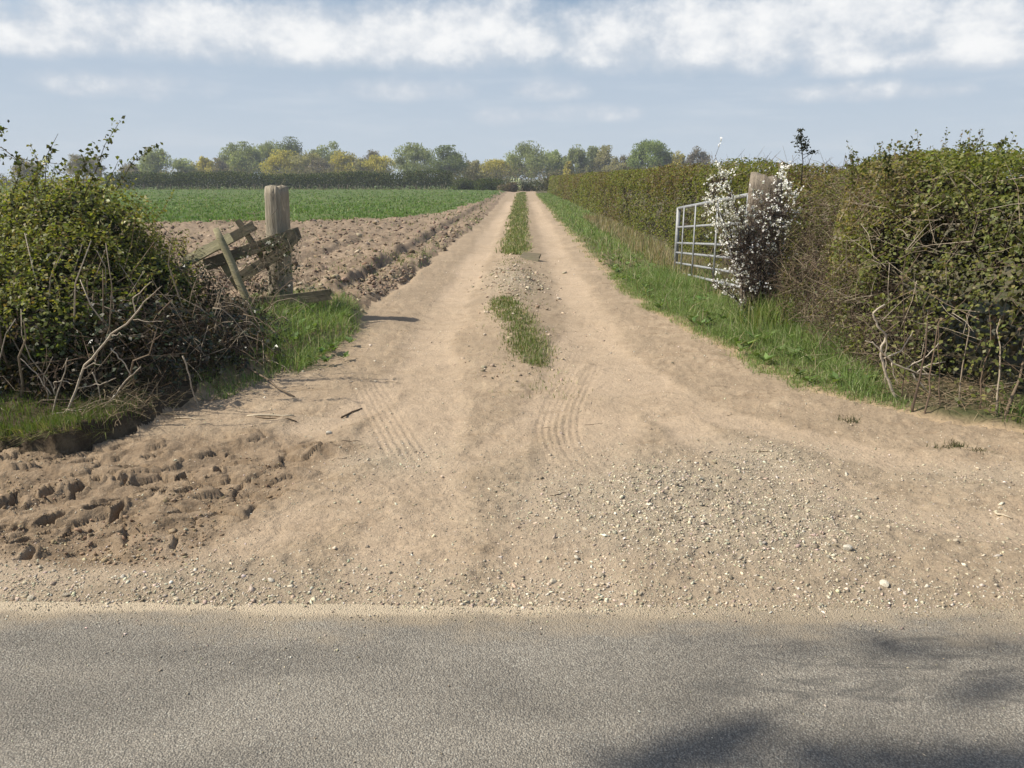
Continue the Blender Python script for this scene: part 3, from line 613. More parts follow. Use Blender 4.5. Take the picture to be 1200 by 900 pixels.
# ------------------------------------------------------------------ stones and clods
phi = (1 + 5 ** 0.5) / 2
ICO = unit(np.array([(-1, phi, 0), (1, phi, 0), (-1, -phi, 0), (1, -phi, 0), (0, -1, phi), (0, 1, phi), (0, -1, -phi), (0, 1, -phi), (phi, 0, -1), (phi, 0, 1), (-phi, 0, -1), (-phi, 0, 1)], float))
ICF = np.array([(0, 11, 5), (0, 5, 1), (0, 1, 7), (0, 7, 10), (0, 10, 11), (1, 5, 9), (5, 11, 4), (11, 10, 2), (10, 7, 6), (7, 1, 8), (3, 9, 4), (3, 4, 2), (3, 2, 6), (3, 6, 8), (3, 8, 9), (4, 9, 5), (2, 4, 11), (6, 2, 10), (8, 6, 7), (9, 8, 1)])
def rocks(p, size, tints, flat=0.55):
    n = len(p); v = ICO[None] * (1 + rng.uniform(-0.45, 0.28, (n, 12, 1)))
    sc = np.stack([rng.uniform(0.8, 1.35, n), rng.uniform(0.6, 1.0, n), flat * rng.uniform(0.6, 1.2, n)], 1)
    v = v * sc[:, None, :]
    a = rng.uniform(0, 2 * math.pi, n); ca, sa = np.cos(a)[:, None], np.sin(a)[:, None]
    tl = rng.normal(size=(n, 1)) * 0.25
    x = v[..., 0] * ca - v[..., 1] * sa; y = v[..., 0] * sa + v[..., 1] * ca; z = v[..., 2] + tl * v[..., 0]
    v = np.stack([x, y, z], -1) * size[:, None, None] * 0.5 + p[:, None, :]
    f = (ICF[None] + (np.arange(n) * 12)[:, None, None]).reshape(-1, 3)
    return v.reshape(-1, 3), f, np.repeat(tints, 12, 0)
OCT = np.array([(1, 0, 0), (-1, 0, 0), (0, 1, 0), (0, -1, 0), (0, 0, 1), (0, 0, -1)], float)
OCF = np.array([(0, 2, 4), (2, 1, 4), (1, 3, 4), (3, 0, 4), (2, 0, 5), (1, 2, 5), (3, 1, 5), (0, 3, 5)])
def chips(p, size, tints, flat=0.6):
    n = len(p); v = OCT[None] + rng.uniform(-0.42, 0.42, (n, 6, 3)); v = v * np.stack([rng.uniform(.8, 1.4, n), rng.uniform(.55, 1, n), flat * rng.uniform(.5, 1.3, n)], 1)[:, None, :]
    a = rng.uniform(0, 2 * math.pi, n); ca, sa = np.cos(a)[:, None], np.sin(a)[:, None]
    v = np.stack([v[..., 0] * ca - v[..., 1] * sa, v[..., 0] * sa + v[..., 1] * ca, v[..., 2] + rng.normal(size=(n, 1)) * .3 * v[..., 0]], -1) * size[:, None, None] * .55 + p[:, None, :]
    return v.reshape(-1, 3), (OCF[None] + (np.arange(n) * 6)[:, None, None]).reshape(-1, 3), np.repeat(tints, 6, 0)
ST_COL = [(0.52, 0.445, 0.325), (0.61, 0.535, 0.40), (0.42, 0.355, 0.255), (0.70, 0.64, 0.51), (0.29, 0.24, 0.175)]
n = 230000; y = 2.62 + 6.0 * rng.random(n) ** 1.5; x = rng.uniform(-1, 1, n) * (0.78 * (y + 0.6))
xl, xr = edges(x, y); k = (rng.random(n) < 0.085 + 0.85 * gravelmask(x, y) ** 1.5) & (x > xl) & (x < xr + 0.1) & ~((x < -2.5) & (y > 4.3)); x, y = x[k], y[k]
x, y = x[:62000], y[:62000]
n = 3500; y2 = 6 + 10 * rng.random(n); x2 = rng.uniform(-2, 1.6, n); xl, xr = edges(x2, y2)
k = (rng.random(n) < 0.14 + gravelmask(x2, y2)) & (x2 > xl) & (x2 < xr); x = np.concatenate([x, x2[k]]); y = np.concatenate([y, y2[k]])
sz = 0.0056 * np.exp(rng.normal(size=len(x)) * 0.52) * (1 + 0.35 * gravelmask(x, y)); sz = np.clip(sz, 0.003, 0.026) * np.clip(y / 6, 1, 2.2)
z = ground_z(x, y) + sz * 0.06
v, f, c = chips(np.stack([x, y, z], 1), sz, palette(len(x), ST_COL, [4, 3, 3, 1.3, 1.2]))
tag(build('gravel', v, [f], STONE, None, c), 'pale limestone gravel spread over the dirt entrance', 'gravel', kind='stuff')
# grit thrown on the asphalt
n = 3000; x = rng.uniform(-2, 2.4, n); y = 2.68 - np.abs(rng.normal(size=n)) * 0.16 * (0.4 + 1.2 * ss(-.3, .4, fbm(x, x * 0, 1.8, 3, 188))); y = np.where(rng.random(n) < 0.12, rng.uniform(1.7, 2.6, n), y)
sz = 0.0045 * np.exp(rng.normal(size=n) * 0.35)
v, f, c = chips(np.stack([x, y, 0 * x + 0.001 + sz * 0.2], 1), sz, palette(n, ST_COL))
tag(build('road_grit', v, [f], STONE, None, c), 'loose grit scattered on the asphalt along its dirt edge', 'grit', kind='stuff')
# clods on the headland, in the mud and on the torn edge
n = 13500; py = 228 + 150 * rng.random(n) ** 0.8; px = rng.uniform(150, 585, n); p = np.array([G(a, b) for a, b in zip(px, py)]); x, y = p[:, 0], p[:, 1]; xl, _ = edges(x, y)
cy2 = FY + 2.6 * fbm(x, y, 0.22, 3, 92) + 0.12 * (x + 8); cex = np.interp(y, [29, 36, 65, 110, 180], [-4.9, -3.7, -2.55, -2.4, -2.4])
k = (x < xl - 0.02) & (y > 9.9) & ((y < cy2) | (x > cex)) & (y < 70) & (rng.random(n) < 0.25 + 0.75 * ss(-0.2, 0.3, fbm(x, y, 1.0, 3, 97)))
x, y = x[k], y[k]; sz = np.clip(0.045 * np.exp(rng.normal(size=len(x)) * 0.5), 0.02, 0.18) * np.clip(y / 16, 0.9, 1.6)
v, f, c = rocks(np.stack([x, y, ground_z(x, y) + sz * 0.05], 1), sz, palette(len(x), [(0.185, 0.135, 0.092), (0.25, 0.185, 0.128), (0.31, 0.24, 0.165), (0.40, 0.325, 0.23)], [3, 3, 2, 0.8]), 0.65)
tag(build('soil_clods', v, [f], CLOD, None, c), 'brown soil clods turned up on the ploughed headland', 'soil', kind='stuff')
n = 620; y = 9.3 * (34 / 9.3) ** rng.random(n); xl, _ = edges(y * 0 - 2, y); x = xl - 0.02 - np.abs(rng.normal(size=n)) * 0.30 * (1 + 1.2 * ss(12, 10, y)); k = rng.random(n) < 0.3 + 0.7 * ss(-.2, .3, fbm(x, y, .9, 2, 98)); x, y = x[k], y[k]
sz = np.clip(0.048 * np.exp(rng.normal(size=len(x)) * 0.55), 0.02, 0.2); v, f, c = rocks(np.stack([x, y, ground_z(x, y) + sz * 0.08], 1), sz, palette(len(x), [(0.42, 0.335, 0.235), (0.34, 0.26, 0.175), (0.27, 0.195, 0.13)]), 0.75)
tag(build('edge_clods', v, [f], CLOD, None, c), 'pale broken clods along the torn left edge of the track', 'soil', kind='stuff')
n = 2600; y = rng.uniform(6.0, 16.5, n); x = -0.08 + rng.normal(size=n) * 0.30; k = rng.random(n) < (0.10 + 0.9 * np.exp(-((y - 12.4) / 1.5) ** 2)) ; x, y = x[k], y[k]
sz = np.clip(0.026 * np.exp(rng.normal(size=len(x)) * 0.5), 0.01, 0.09); v, f, c = rocks(np.stack([x, y, ground_z(x, y) + sz * 0.08], 1), sz, palette(len(x), [(0.46, 0.375, 0.265), (0.38, 0.30, 0.205), (0.54, 0.46, 0.34), (0.25, 0.19, 0.125)]), 0.6)
tag(build('crown_rubble', v, [f], CLOD, None, c), 'pale rubble heaped on the crown of the track before the grass strip', 'rubble', kind='stuff')
n = 5000; px = rng.uniform(0, 330, n); py = rng.uniform(535, 665, n); p = np.array([G(a, b) for a, b in zip(px, py)]); x, y = p[:, 0], p[:, 1]
k = rng.random(n) < mudmask(x, y) * 0.5 * (fbm(x, y, 4, 2, 99) > 0); x, y = x[k], y[k]; sz = 0.009 * np.exp(rng.normal(size=len(x)) * 0.5)
v, f, c = rocks(np.stack([x, y, ground_z(x, y) + sz * 0.15], 1), sz, palette(len(x), [(0.30, 0.215, 0.135), (0.23, 0.16, 0.10), (0.36, 0.27, 0.17)]), 0.7)
tag(build('mud_crumbs', v, [f], CLOD, None, c), 'small crumbs of dried mud lying among the tyre prints', 'soil', kind='stuff')

# countable stones: 4 shapes shared
def stone_mesh(i):
    bm = bmesh.new(); bmesh.ops.create_icosphere(bm, subdivisions=2, radius=0.5)
    r = random.Random(50 + i); off = Vector((r.random() * 9, r.random() * 9, r.random() * 9))
    from mathutils import noise as mn
    for _ in range(7):
        d = Vector((r.uniform(-1, 1), r.uniform(-1, 1), r.uniform(-0.6, 1))).normalized(); h = r.uniform(0.28, 0.42)
        for vv in bm.verts:
            e = vv.co.dot(d) - h
            if e > 0: vv.co -= d * e
    for vv in bm.verts:
        vv.co += vv.co.normalized() * 0.06 * mn.noise(vv.co * 3 + off); vv.co.z *= 0.6; vv.co.y *= 0.8
    me = bpy.data.meshes.new('stone'); bm.to_mesh(me); bm.free()
    a = me.attributes.new('tint', 'FLOAT_COLOR', 'POINT'); c = ST_COL[[0, 1, 3, 2][i]]
    a.data.foreach_set('color', np.tile(np.array([*c, 1], np.float32), len(me.vertices))); me.materials.append(STONE); return me
SM = [stone_mesh(i) for i in range(4)]
def add_stone(px, py, s, i, label, group=None):
    g = G(px, py); z = float(ground_z(np.array([g[0]]), np.array([g[1]]))[0])
    o = bpy.data.objects.new('stone', SM[i]); C.objects.link(o); o.location = (g[0], g[1], z + s * 0.10); o.scale = (s, s, s); o.rotation_euler = (random.uniform(-.2, .2), random.uniform(-.2, .2), random.uniform(0, 6.2))
    tag(o, label, 'stone', group)
add_stone(37, 701, 0.036, 1, 'pale stone near the road edge at far left, left of a similar one', None)
add_stone(77, 699, 0.034, 0, 'pale stone near the road edge at left, right of a similar one', None)
add_stone(648, 683, 0.036, 1, 'pale flat stone near the road edge below the middle of the entrance', None)
add_stone(1036, 690, 0.048, 2, 'large whitish stone at right near the road edge', None)
add_stone(705, 676, 0.040, 3, 'dark stone lying near the road edge right of centre', None)
add_stone(318, 685, 0.034, 2, 'pale stone alone on the dirt near the road, below the mud prints', None)
add_stone(385, 510, 0.05, 2, 'white stone on the dirt just right of the left hedge foot', None)
add_stone(992, 647, 0.052, 2, 'flat whitish stone in the gravel at right', None)
for _ in range(34):
    px, py = random.choice([(random.uniform(880, 1030), random.uniform(515, 590)), (random.uniform(650, 1000), random.uniform(615, 700)), (random.uniform(420, 680), random.uniform(630, 700)), (random.uniform(1000, 1190), random.uniform(560, 700))])
    add_stone(px, py, random.uniform(0.016, 0.030), random.randrange(4), 'small pale stone lying loose in the gravel of the entrance', 'loose stones in the entrance gravel')

# ------------------------------------------------------------------ timber pieces
def plank(name, p0, p1, width, thick, mat, parent, label=None, face=(0, -1, 0.1), jag=0.02):
    p0 = np.asarray(p0, float); p1 = np.asarray(p1, float); L = np.linalg.norm(p1 - p0)
    ax = (p1 - p0) / L; fn = np.array(face, float); fn -= ax * fn.dot(ax); fn /= np.linalg.norm(fn); wd = np.cross(fn, ax)
    k = max(5, int(L / 0.12)); m = 4
    rings = []
    for i in range(k + 1):
        t = i / k * L
        for a, b in ((-.5, -.5), (-.17, -.52), (.17, -.52), (.5, -.5), (.52, .0), (.5, .5), (.17, .5), (-.17, .5), (-.5, .5), (-.52, 0)):
            e = 0.0
            if i in (0, k): e = rng.uniform(-jag, jag)
            rings.append((t + e, a * width + rng.normal() * 0.0025, b * thick + rng.normal() * 0.0012))
    rr = np.array(rings); s = 10
    i = np.arange(k)[:, None] * s; j = np.arange(s)[None]; j2 = (j + 1) % s
    q = np.stack([i + j, i + j2, i + s + j2, i + s + j], -1).reshape(-1, 4)
    cap = [np.arange(s)[::-1][None], (np.arange(s) + k * s)[None]]
    # local frame: X runs along the grain
    me = bpy.data.meshes.new(name); me.from_pydata([tuple(map(float, r)) for r in rr], [], [tuple(map(int, f)) for f in q] + [tuple(map(int, c[0])) for c in cap]); me.update()
    o = link_mesh(name, me, mat, parent)
    M = Matrix(((ax[0], wd[0], -fn[0] * -1, 0), (ax[1], wd[1], fn[1], 0), (ax[2], wd[2], fn[2], 0), (0, 0, 0, 1)))
    loc = p0 - ORG.get(parent, np.zeros(3)); M.translation = Vector(loc); o.matrix_local = M
    if label: o['label'] = label
    bm = bmesh.new(); bm.from_mesh(me); bmesh.ops.recalc_face_normals(bm, faces=bm.faces); bm.to_mesh(me); bm.free()
    return o
def post(name, label, loc, h, rad, mat, square=0.3, tilt=0.0, chamfer=0.0):
    t = thing(name, label, 'gatepost', loc)
    ns, nz = 40, 22; an = np.arange(ns) / ns * 2 * math.pi
    prof = np.ones(ns)
    sq = 1 / np.maximum(np.abs(np.cos(an + 0.5)), np.abs(np.sin(an + 0.5))); prof = (1 - square) + square * np.minimum(sq, 1.22)
    cr = np.zeros(ns)
    for c, d in ((3, .06), (9, .03), (16, .05), (23, .04), (26, .10), (28, .05), (30, .11), (33, .05), (36, .08), (38, .03)): cr[c % ns] -= d
    cr += rng.normal(size=ns) * 0.012
    v = []
    for i in range(nz):
        f = i / (nz - 1); z = -0.25 + f * (h + 0.25)
        rr = rad * (prof + cr * (0.5 + 0.6 * f)) * (1.03 - 0.04 * f) * (1 + 0.01 * rng.normal(size=ns))
        zz = np.full(ns, z)
        if i == nz - 1: zz += rng.normal(size=ns) * 0.010 + chamfer * np.cos(an + 0.2); rr = rr * 0.95
        v.append(np.stack([np.cos(an) * rr + tilt * z, np.sin(an) * rr, zz], 1))
    top = v[-1]; inn = top.copy(); c0 = top.mean(0); inn = c0 + (top - c0) * 0.55; inn[:, 2] += 0.012 + rng.normal(size=ns) * 0.008; v.append(inn)
    v = np.concatenate(v + [c0[None] + [0, 0, 0.012]]); i = np.arange(nz)[:, None] * ns; j = np.arange(ns)[None]; j2 = (j + 1) % ns
    q = np.stack([i + j, i + j2, i + ns + j2, i + ns + j], -1).reshape(-1, 4)
    last = nz * ns; tr = np.stack([last + np.arange(ns), last + (np.arange(ns) + 1) % ns, np.full(ns, len(v) - 1)], 1)
    build('post', v + np.asarray(loc), [q, tr], mat, t, None, False); return t
def gz1(x, y): return float(ground_z(np.array([x]), np.array([y]))[0])
LP = AT(331, 372, 8.95); LPX, LPY = LP[0], 8.95
pt = post('gate_post', 'thick weathered grey wooden gatepost standing by the broken gate at left', (LPX, LPY, gz1(LPX, LPY) - 0.02), 1.53 - gz1(LPX, LPY), 0.132, WOOD_POST, 0.18, 0.035)

bg_ = thing('broken_gate', 'collapsed wooden bar gate with tilted rails tangled in bramble before the left post', 'gate', (LPX - 0.2, 8.8, gz1(LPX - .2, 8.8)))
def A2(px, py, y=8.75): return AT(px, py, y)
plank('rail', A2(213, 309, 8.55), A2(272, 278, 8.75), 0.125, 0.03, WOOD_PALE, bg_, 'pale olive rail end left of the leaning stake', (0.1, -0.85, 0.55))
plank('rail', A2(266, 282, 8.80), A2(298, 264, 8.92), 0.105, 0.03, WOOD_RAIL, bg_)
plank('rail', A2(240, 311, 8.66), A2(350, 273, 8.86), 0.125, 0.032, WOOD_RAIL, bg_)
plank('rail', A2(276, 329, 8.62), A2(341, 288, 8.80), 0.115, 0.032, WOOD_RAIL, bg_)
plank('rail', A2(299, 356.5, 8.42), A2(387, 345, 8.52), 0.115, 0.034, WOOD_RAIL, bg_, 'lowest rail, lying nearly level')
plank('brace', A2(279, 259, 8.93), A2(330, 336, 8.86), 0.065, 0.03, WOOD_RAIL, bg_)
plank('brace', A2(336, 272, 8.74), A2(346, 286, 8.74), 0.15, 0.04, WOOD_RAIL, bg_)
plank('brace', A2(258, 303, 8.72), A2(281, 338, 8.70), 0.085, 0.03, WOOD_PALE, bg_)
stake = thing('stake', 'pale olive round wooden stake leaning against the broken gate', 'stake', A2(303, 378, 8.30))
tb = Tubes(); tb.add(np.linspace(A2(304, 384, 8.28), A2(253.5, 268, 8.52), 9) + rng.normal(size=(9, 3)) * 0.003, np.array([.040, .041, .042, .042, .043, .042, .042, .041, .034]), sides=12)
stk = tb.build('shaft', WOOD_PALE, stake)

# right post and steel gate
RPX, RPY = 2.86, 9.35
post('gate_post', 'broad split wooden gatepost behind white blossom at right', (RPX, RPY, gz1(RPX, RPY) - 0.02), 1.64 - gz1(RPX, RPY), 0.185, WOOD_DARK, 0.8, 0.0, -0.05)
H0 = np.array([2.76, 9.62, 0.29]); E0 = np.array([2.78, 14.05, -0.03])
sg_ = thing('steel_gate', 'galvanised steel field gate standing open and sagging along the right hedge', 'gate', (H0[0], H0[1], 0.1))
along = (E0 - H0); LG = np.linalg.norm(along); ax = along / LG; upv = np.array([0, 0, 1.0]); GH = 1.13
def gp(s, h): return H0 + along * s + upv * h * 1.0
for fr, r in ((1.0, .026), (.705, .019), (.46, .019), (.31, .019), (.15, .019), (0.0, .022)):
    t_ = Tubes(); t_.add([gp(s, fr * GH) for s in np.linspace(0.0, 1.0, 6)], r, sides=10); t_.build('rail', STEEL, sg_)
def flatbar(name, p0, p1, wx, wy):
    p0, p1 = np.asarray(p0), np.asarray(p1); a = ax * wx / 2; b = np.array([1, 0, 0]) * wy / 2
    v = np.array([p + s1 * a + s2 * b for p in (p0, p1) for s1, s2 in ((-1, -1), (1, -1), (1, 1), (-1, 1))])
    q = np.array([(0, 3, 2, 1), (4, 5, 6, 7), (0, 1, 5, 4), (1, 2, 6, 5), (2, 3, 7, 6), (3, 0, 4, 7)]); return build(name, v, [q], STEEL, sg_)
dxo = np.array([-0.028, 0, 0])
flatbar('stile', gp(1.0, -0.03) , gp(1.0, GH + 0.01), 0.06, 0.062)
flatbar('stile', gp(0.0, -0.03) , gp(0.0, GH + 0.01), 0.06, 0.062)
for s in (0.86, 0.655, 0.33): flatbar('upright', gp(s, -0.01) + dxo, gp(s, GH - 0.005) + dxo, 0.06, 0.012)
t_ = Tubes(); t_.add([gp(0.02, 0.05) + dxo * 1.3, gp(0.33, GH * .97) + dxo * 1.3], 0.012, sides=8); t_.build('brace', STEEL, sg_)

for fr in (0.93, 0.12):
    hb = Tubes(); hb.add([gp(-0.05, fr * GH), gp(0.012, fr * GH)], .016, sides=8); hb.build('hinge', STEEL, sg_)
lt = Tubes(); lt.add([gp(1.008, GH * .80) , gp(1.03, GH * .78), gp(1.034, GH * .62), gp(1.01, GH * .60)], .010, sides=8); lt.build('latch', STEEL, sg_)
# ------------------------------------------------------------------ hedges
def ell_sample(ells, n, shell=0.16, seed=0, gap=-0.22, gsc=3.2):
    e = np.array(ells); vol = e[:, 3] * e[:, 4] + e[:, 4] * e[:, 5] + e[:, 3] * e[:, 5]
    i = rng.choice(len(e), n, p=vol / vol.sum()); d = unit(rng.normal(size=(n, 3)))
    c = e[i, :3]; r = e[i, 3:6]
    rad = (1 - np.abs(rng.normal(size=n)) * shell) * (1 + 0.22 * n3(d * 2.2 + c, 1.0, seed) + 0.16 * n3(d * 6 + c, 1.0, seed + 1)) + np.where(rng.random(n) < .10, np.abs(rng.normal(size=n)) * .09, 0)
    p = c + d * r * rad[:, None]; keep = np.ones(n, bool)
    for j, b in enumerate(e):
        q = np.linalg.norm((p - b[:3]) / b[3:6], axis=1); keep &= (i == j) | (q > 0.72)
    keep &= p[:, 2] > ground_z(p[:, 0], p[:, 1], False) + 0.02
    keep &= n3(p, gsc, seed + 2) + 0.5 * n3(p, gsc * 2.3, seed + 3) > gap
    return p[keep], d[keep]
def leaf_part(name, p, d, size, pal, wts, mat, parent, aspect=0.6, up=0.6, tints=None):
    nrm = unit(d * 0.7 + rng.normal(size=p.shape) * 0.65 + np.array([0, 0, up]))
    v, f = leaf_geo(p, nrm, size, aspect); t = palette(len(p), pal, wts) if tints is None else tints
    o = build(name, v, [f], mat, parent, tint4(t)); o['kind'] = 'stuff'; return o

def twig_cloud(tb, p, d, lmin, lmax, r, cols, outward=0.4, upb=0.5, k=3):
    for i in range(len(p)):
        L = rng.uniform(lmin, lmax); dv = unit(rng.normal(size=3) + d[i] * outward + np.array([0, 0, upb]))
        tb.add(wob(p[i] - dv * L * 0.5, p[i] + dv * L * 0.5, k, 0.10), r * rng.uniform(0.7, 1.4), r * 0.35, sides=3, col=cols[rng.integers(len(cols))], cap=False)

TW_PALE = [(0.30, 0.24, 0.17), (0.40, 0.33, 0.24), (0.22, 0.165, 0.11), (0.48, 0.41, 0.31)]
TW_DARK = [(0.075, 0.052, 0.036), (0.12, 0.085, 0.058), (0.17, 0.12, 0.08)]

# left hedge
LE = [(-4.35, 7.1, .62, .95, 1.9, .84), (-5.3, 7.0, .60, 1.1, 2.0, .90), (-6.6, 6.8, .60, 1.2, 2.0, .92), (-8.2, 6.8, .60, 1.2, 2.0, .94),
      (-3.62, 6.3, .46, .72, 1.3, .72), (-4.3, 5.9, .46, .9, 1.2, .74), (-5.2, 5.8, .48, 1.0, 1.2, .76), (-3.4, 5.7, .42, .62, .75, .52), (-3.80, 6.9, 1.05, .44, .8, .52), (-3.58, 6.7, .86, .34, .5, .46), (-4.15, 6.8, 1.22, .36, .5, .34), (-4.4, 7.4, 1.22, .45, .7, .40), (-5.1, 6.9, 1.22, .5, .6, .38),
      (-3.55, 6.2, .92, .34, .5, .32), (-4.1, 5.3, .58, .42, .4, .34), (-3.3, 5.3, .50, .36, .35, .28), (-4.75, 6.3, 1.02, .4, .5, .32), (-3.2, 6.6, .62, .32, .6, .34)]
lh = thing('hedge', 'bushy hawthorn hedge with tall shoots filling the left edge beside the gateway', 'hedge', (-4.6, 6.0, 0))
p, d = ell_sample(LE, 175000, 0.13, 3, -0.34)
k = p[:, 0] > -6.6 - 1.4 * rng.random(len(p)); p, d = p[k], d[k]
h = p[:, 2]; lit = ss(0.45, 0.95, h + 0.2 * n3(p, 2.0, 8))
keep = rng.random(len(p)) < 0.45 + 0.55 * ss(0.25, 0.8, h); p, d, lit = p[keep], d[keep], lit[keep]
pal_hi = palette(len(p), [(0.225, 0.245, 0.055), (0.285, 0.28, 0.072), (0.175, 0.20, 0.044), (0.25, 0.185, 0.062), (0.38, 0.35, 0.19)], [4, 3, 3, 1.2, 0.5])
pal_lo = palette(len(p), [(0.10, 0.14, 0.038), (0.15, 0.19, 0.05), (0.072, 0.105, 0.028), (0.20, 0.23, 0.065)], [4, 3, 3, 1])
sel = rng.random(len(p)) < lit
tt = np.where(sel[:, None], pal_hi, pal_lo)  # sunlit top and shaded foot of the hedge put into the leaf tint
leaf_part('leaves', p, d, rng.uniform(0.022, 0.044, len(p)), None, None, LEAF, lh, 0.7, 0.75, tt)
# inner leaves that close the hedge; gap shade put into their dark tint
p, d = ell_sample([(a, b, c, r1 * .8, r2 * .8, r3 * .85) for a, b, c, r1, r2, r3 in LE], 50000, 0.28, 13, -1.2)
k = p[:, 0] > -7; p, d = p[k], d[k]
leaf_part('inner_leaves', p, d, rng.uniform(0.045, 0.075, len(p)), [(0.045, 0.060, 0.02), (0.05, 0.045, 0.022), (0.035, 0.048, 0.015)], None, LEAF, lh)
tb = Tubes()
p, d = ell_sample(LE, 1700, 0.2, 5, -9); twig_cloud(tb, p, d, .15, .5, .0028, TW_DARK + TW_PALE[2:3], .3, .6)
tb.build('twigs', TWIG, lh)['kind'] = 'stuff'
tb = Tubes()
for _ in range(90):
    x0 = rng.uniform(-6, -2.75); y0 = rng.uniform(4.95, 6.0); z0 = gz1(x0, y0)
    tb.add(wob((x0, y0, z0 - .03), (x0 + rng.normal() * .25, y0 + rng.normal() * .15 - 0.05, z0 + rng.uniform(.5, 1.0)), 5, .05), rng.uniform(.004, .011), .003, sides=5, col=TW_PALE[rng.integers(4)])
tb.build('stems', TWIG, lh)['kind'] = 'stuff'
def sprays(parent, p, d, lmin, lmax, pal, ls):
    tb_ = Tubes(); q = []
    for i in range(len(p)):
        dv = unit(d[i] * .6 + rng.normal(size=3) * .45 + np.array([0, 0, .75])); L = rng.uniform(lmin, lmax) * (1 + (rng.random() < .12)); pts = wob(p[i] - dv * .06, p[i] + dv * L, 4, .07)
        tb_.add(pts, .0028, .0010, sides=3, col=(TW_DARK + TW_PALE[:1])[rng.integers(4)], cap=False)
        for t0 in np.linspace(.25, 1, max(3, int(L / .025))): q.append(np.array([np.interp(t0, [0, .333, .667, 1], pts[:, j]) for j in range(3)]))
    q = np.repeat(np.array(q), 2, 0); q = q + rng.normal(size=q.shape) * .010; v, f = leaf_geo(q, unit(rng.normal(size=q.shape) + [-.3, -.3, .7]), rng.uniform(.016, .034, len(q)), .7)
    tb_.build('spray_twigs', TWIG, parent)['kind'] = 'stuff'; build('spray_leaves', v, [f], LEAF, parent, tint4(palette(len(q), pal)))['kind'] = 'stuff'
p, d = ell_sample(LE, 1500, 0.04, 6, -9); k = (p[:, 2] > .55); p, d = p[k][:520], d[k][:520]
sprays(lh, p, d, .08, .22, [(0.20, 0.215, 0.05), (0.25, 0.245, 0.07), (0.15, 0.17, 0.04), (0.22, 0.16, 0.06)], .03)
# shoots above the top, each a part with its leaves
def shoot(pts, r, parent, leafsize, nl, pal, name='shoot', jitter=0.02):
    pts = np.array(pts); t_ = Tubes(); t_.add(pts, r, r * .4, sides=5, col=(0.11, 0.085, 0.05)); so_ = t_.build(name, TWIG, parent)
    seg = np.linspace(0, len(pts) - 1.001, nl); i = seg.astype(int); q = pts[i] + (pts[i + 1] - pts[i]) * (seg - i)[:, None]
    n_ = 5; q = np.repeat(q, n_, 0) + rng.normal(size=(nl * n_, 3)) * jitter
    v, f = leaf_geo(q, unit(rng.normal(size=q.shape) + [0, -.3, .5]), rng.uniform(.7, 1.3, len(q)) * leafsize, 0.7)
    lo = build('shoot_leaves', v, [f], LEAF, so_, tint4(palette(len(q), pal))); return so_
SP = [(0.12, 0.14, 0.03), (0.085, 0.105, 0.025), (0.16, 0.15, 0.04), (0.07, 0.075, 0.03)]
for pts, nl, yy in [(((98, 225), (112, 195), (122, 170), (140, 145)), 16, 5.9), (((140, 222), (158, 192), (184, 170)), 12, 6.0), (((30, 225), (45, 200), (63, 172)), 14, 5.7), (((52, 222), (57, 185), (68, 158)), 1, 5.7),
                    (((-12, 185), (8, 183), (32, 195)), 5, 5.5), (((88, 220), (96, 200), (107, 176)), 14, 5.9), (((2, 172), (20, 186), (60, 193), (72, 190)), 3, 5.6), (((16, 225), (24, 200), (28, 182)), 8, 5.7),
                    (((120, 225), (130, 204), (142, 188)), 5, 6.0), (((66, 205), (74, 198), (80, 193)), 4, 5.8), (((-10, 160), (-2, 154), (4, 150)), 6, 5.3)]:
    shoot([AT(a, b, yy) + rng.normal(size=3) * .01 for a, b in pts], .0035, lh, .035, nl, SP)
# white-ish young leaf bursts
q = np.concatenate([AT(a, b, 5.35) + rng.normal(size=(9, 3)) * .018 for a, b in ((128, 237), (130, 216), (148, 262), (165, 258), (172, 237), (140, 296), (165, 250), (50, 188), (120, 262))])
v, f = leaf_geo(q, unit(rng.normal(size=q.shape) + [-.4, -.4, .8]), rng.uniform(.018, .035, len(q)), .6); build('blossom', v, [f], PETAL, lh, tint4(palette(len(q), [(0.6, 0.57, 0.36), (0.45, 0.45, 0.22)])))

# bramble thicket between hedge and left post
br = thing('bramble', 'low dark bramble thicket with dry canes between the left hedge and post', 'bramble', (-2.75, 6.6, 0))
BE = [(-2.78, 5.95, .26, .46, .50, .44), (-2.48, 6.5, .14, .38, .5, .25), (-2.75, 7.2, .14, .46, .6, .26), (-2.95, 5.4, .30, .46, .42, .46), (-3.1, 8.0, .15, .45, .5, .26), (-3.5, 7.4, .40, .6, .6, .55), (-3.25, 5.05, .20, .45, .22, .26)]
p, d = ell_sample(BE, 17000, 0.17, 23, -0.05, 4.0)
leaf_part('leaves', p, d, rng.uniform(.022, .048, len(p)), [(0.040, 0.055, 0.022), (0.065, 0.080, 0.030), (0.028, 0.036, 0.017), (0.095, 0.070, 0.038), (0.20, 0.19, 0.14)], [4, 3, 3, 1.5, .35], LEAF_GLOSS, br, .7, .6)
p, d = ell_sample([(a, b, c, r1 * .8, r2 * .8, r3 * .8) for a, b, c, r1, r2, r3 in BE], 9000, 0.3, 25, -0.5)
leaf_part('dead_leaves', p, d, rng.uniform(.03, .05, len(p)), [(0.075, 0.055, 0.035), (0.05, 0.045, 0.025), (0.11, 0.08, 0.05)], None, LEAF, br)
tb = Tubes(); p, d = ell_sample(BE, 1500, 0.15, 24, -9); twig_cloud(tb, p, d, .15, .6, .003, TW_DARK + TW_PALE[:3], .2, .25, 4)
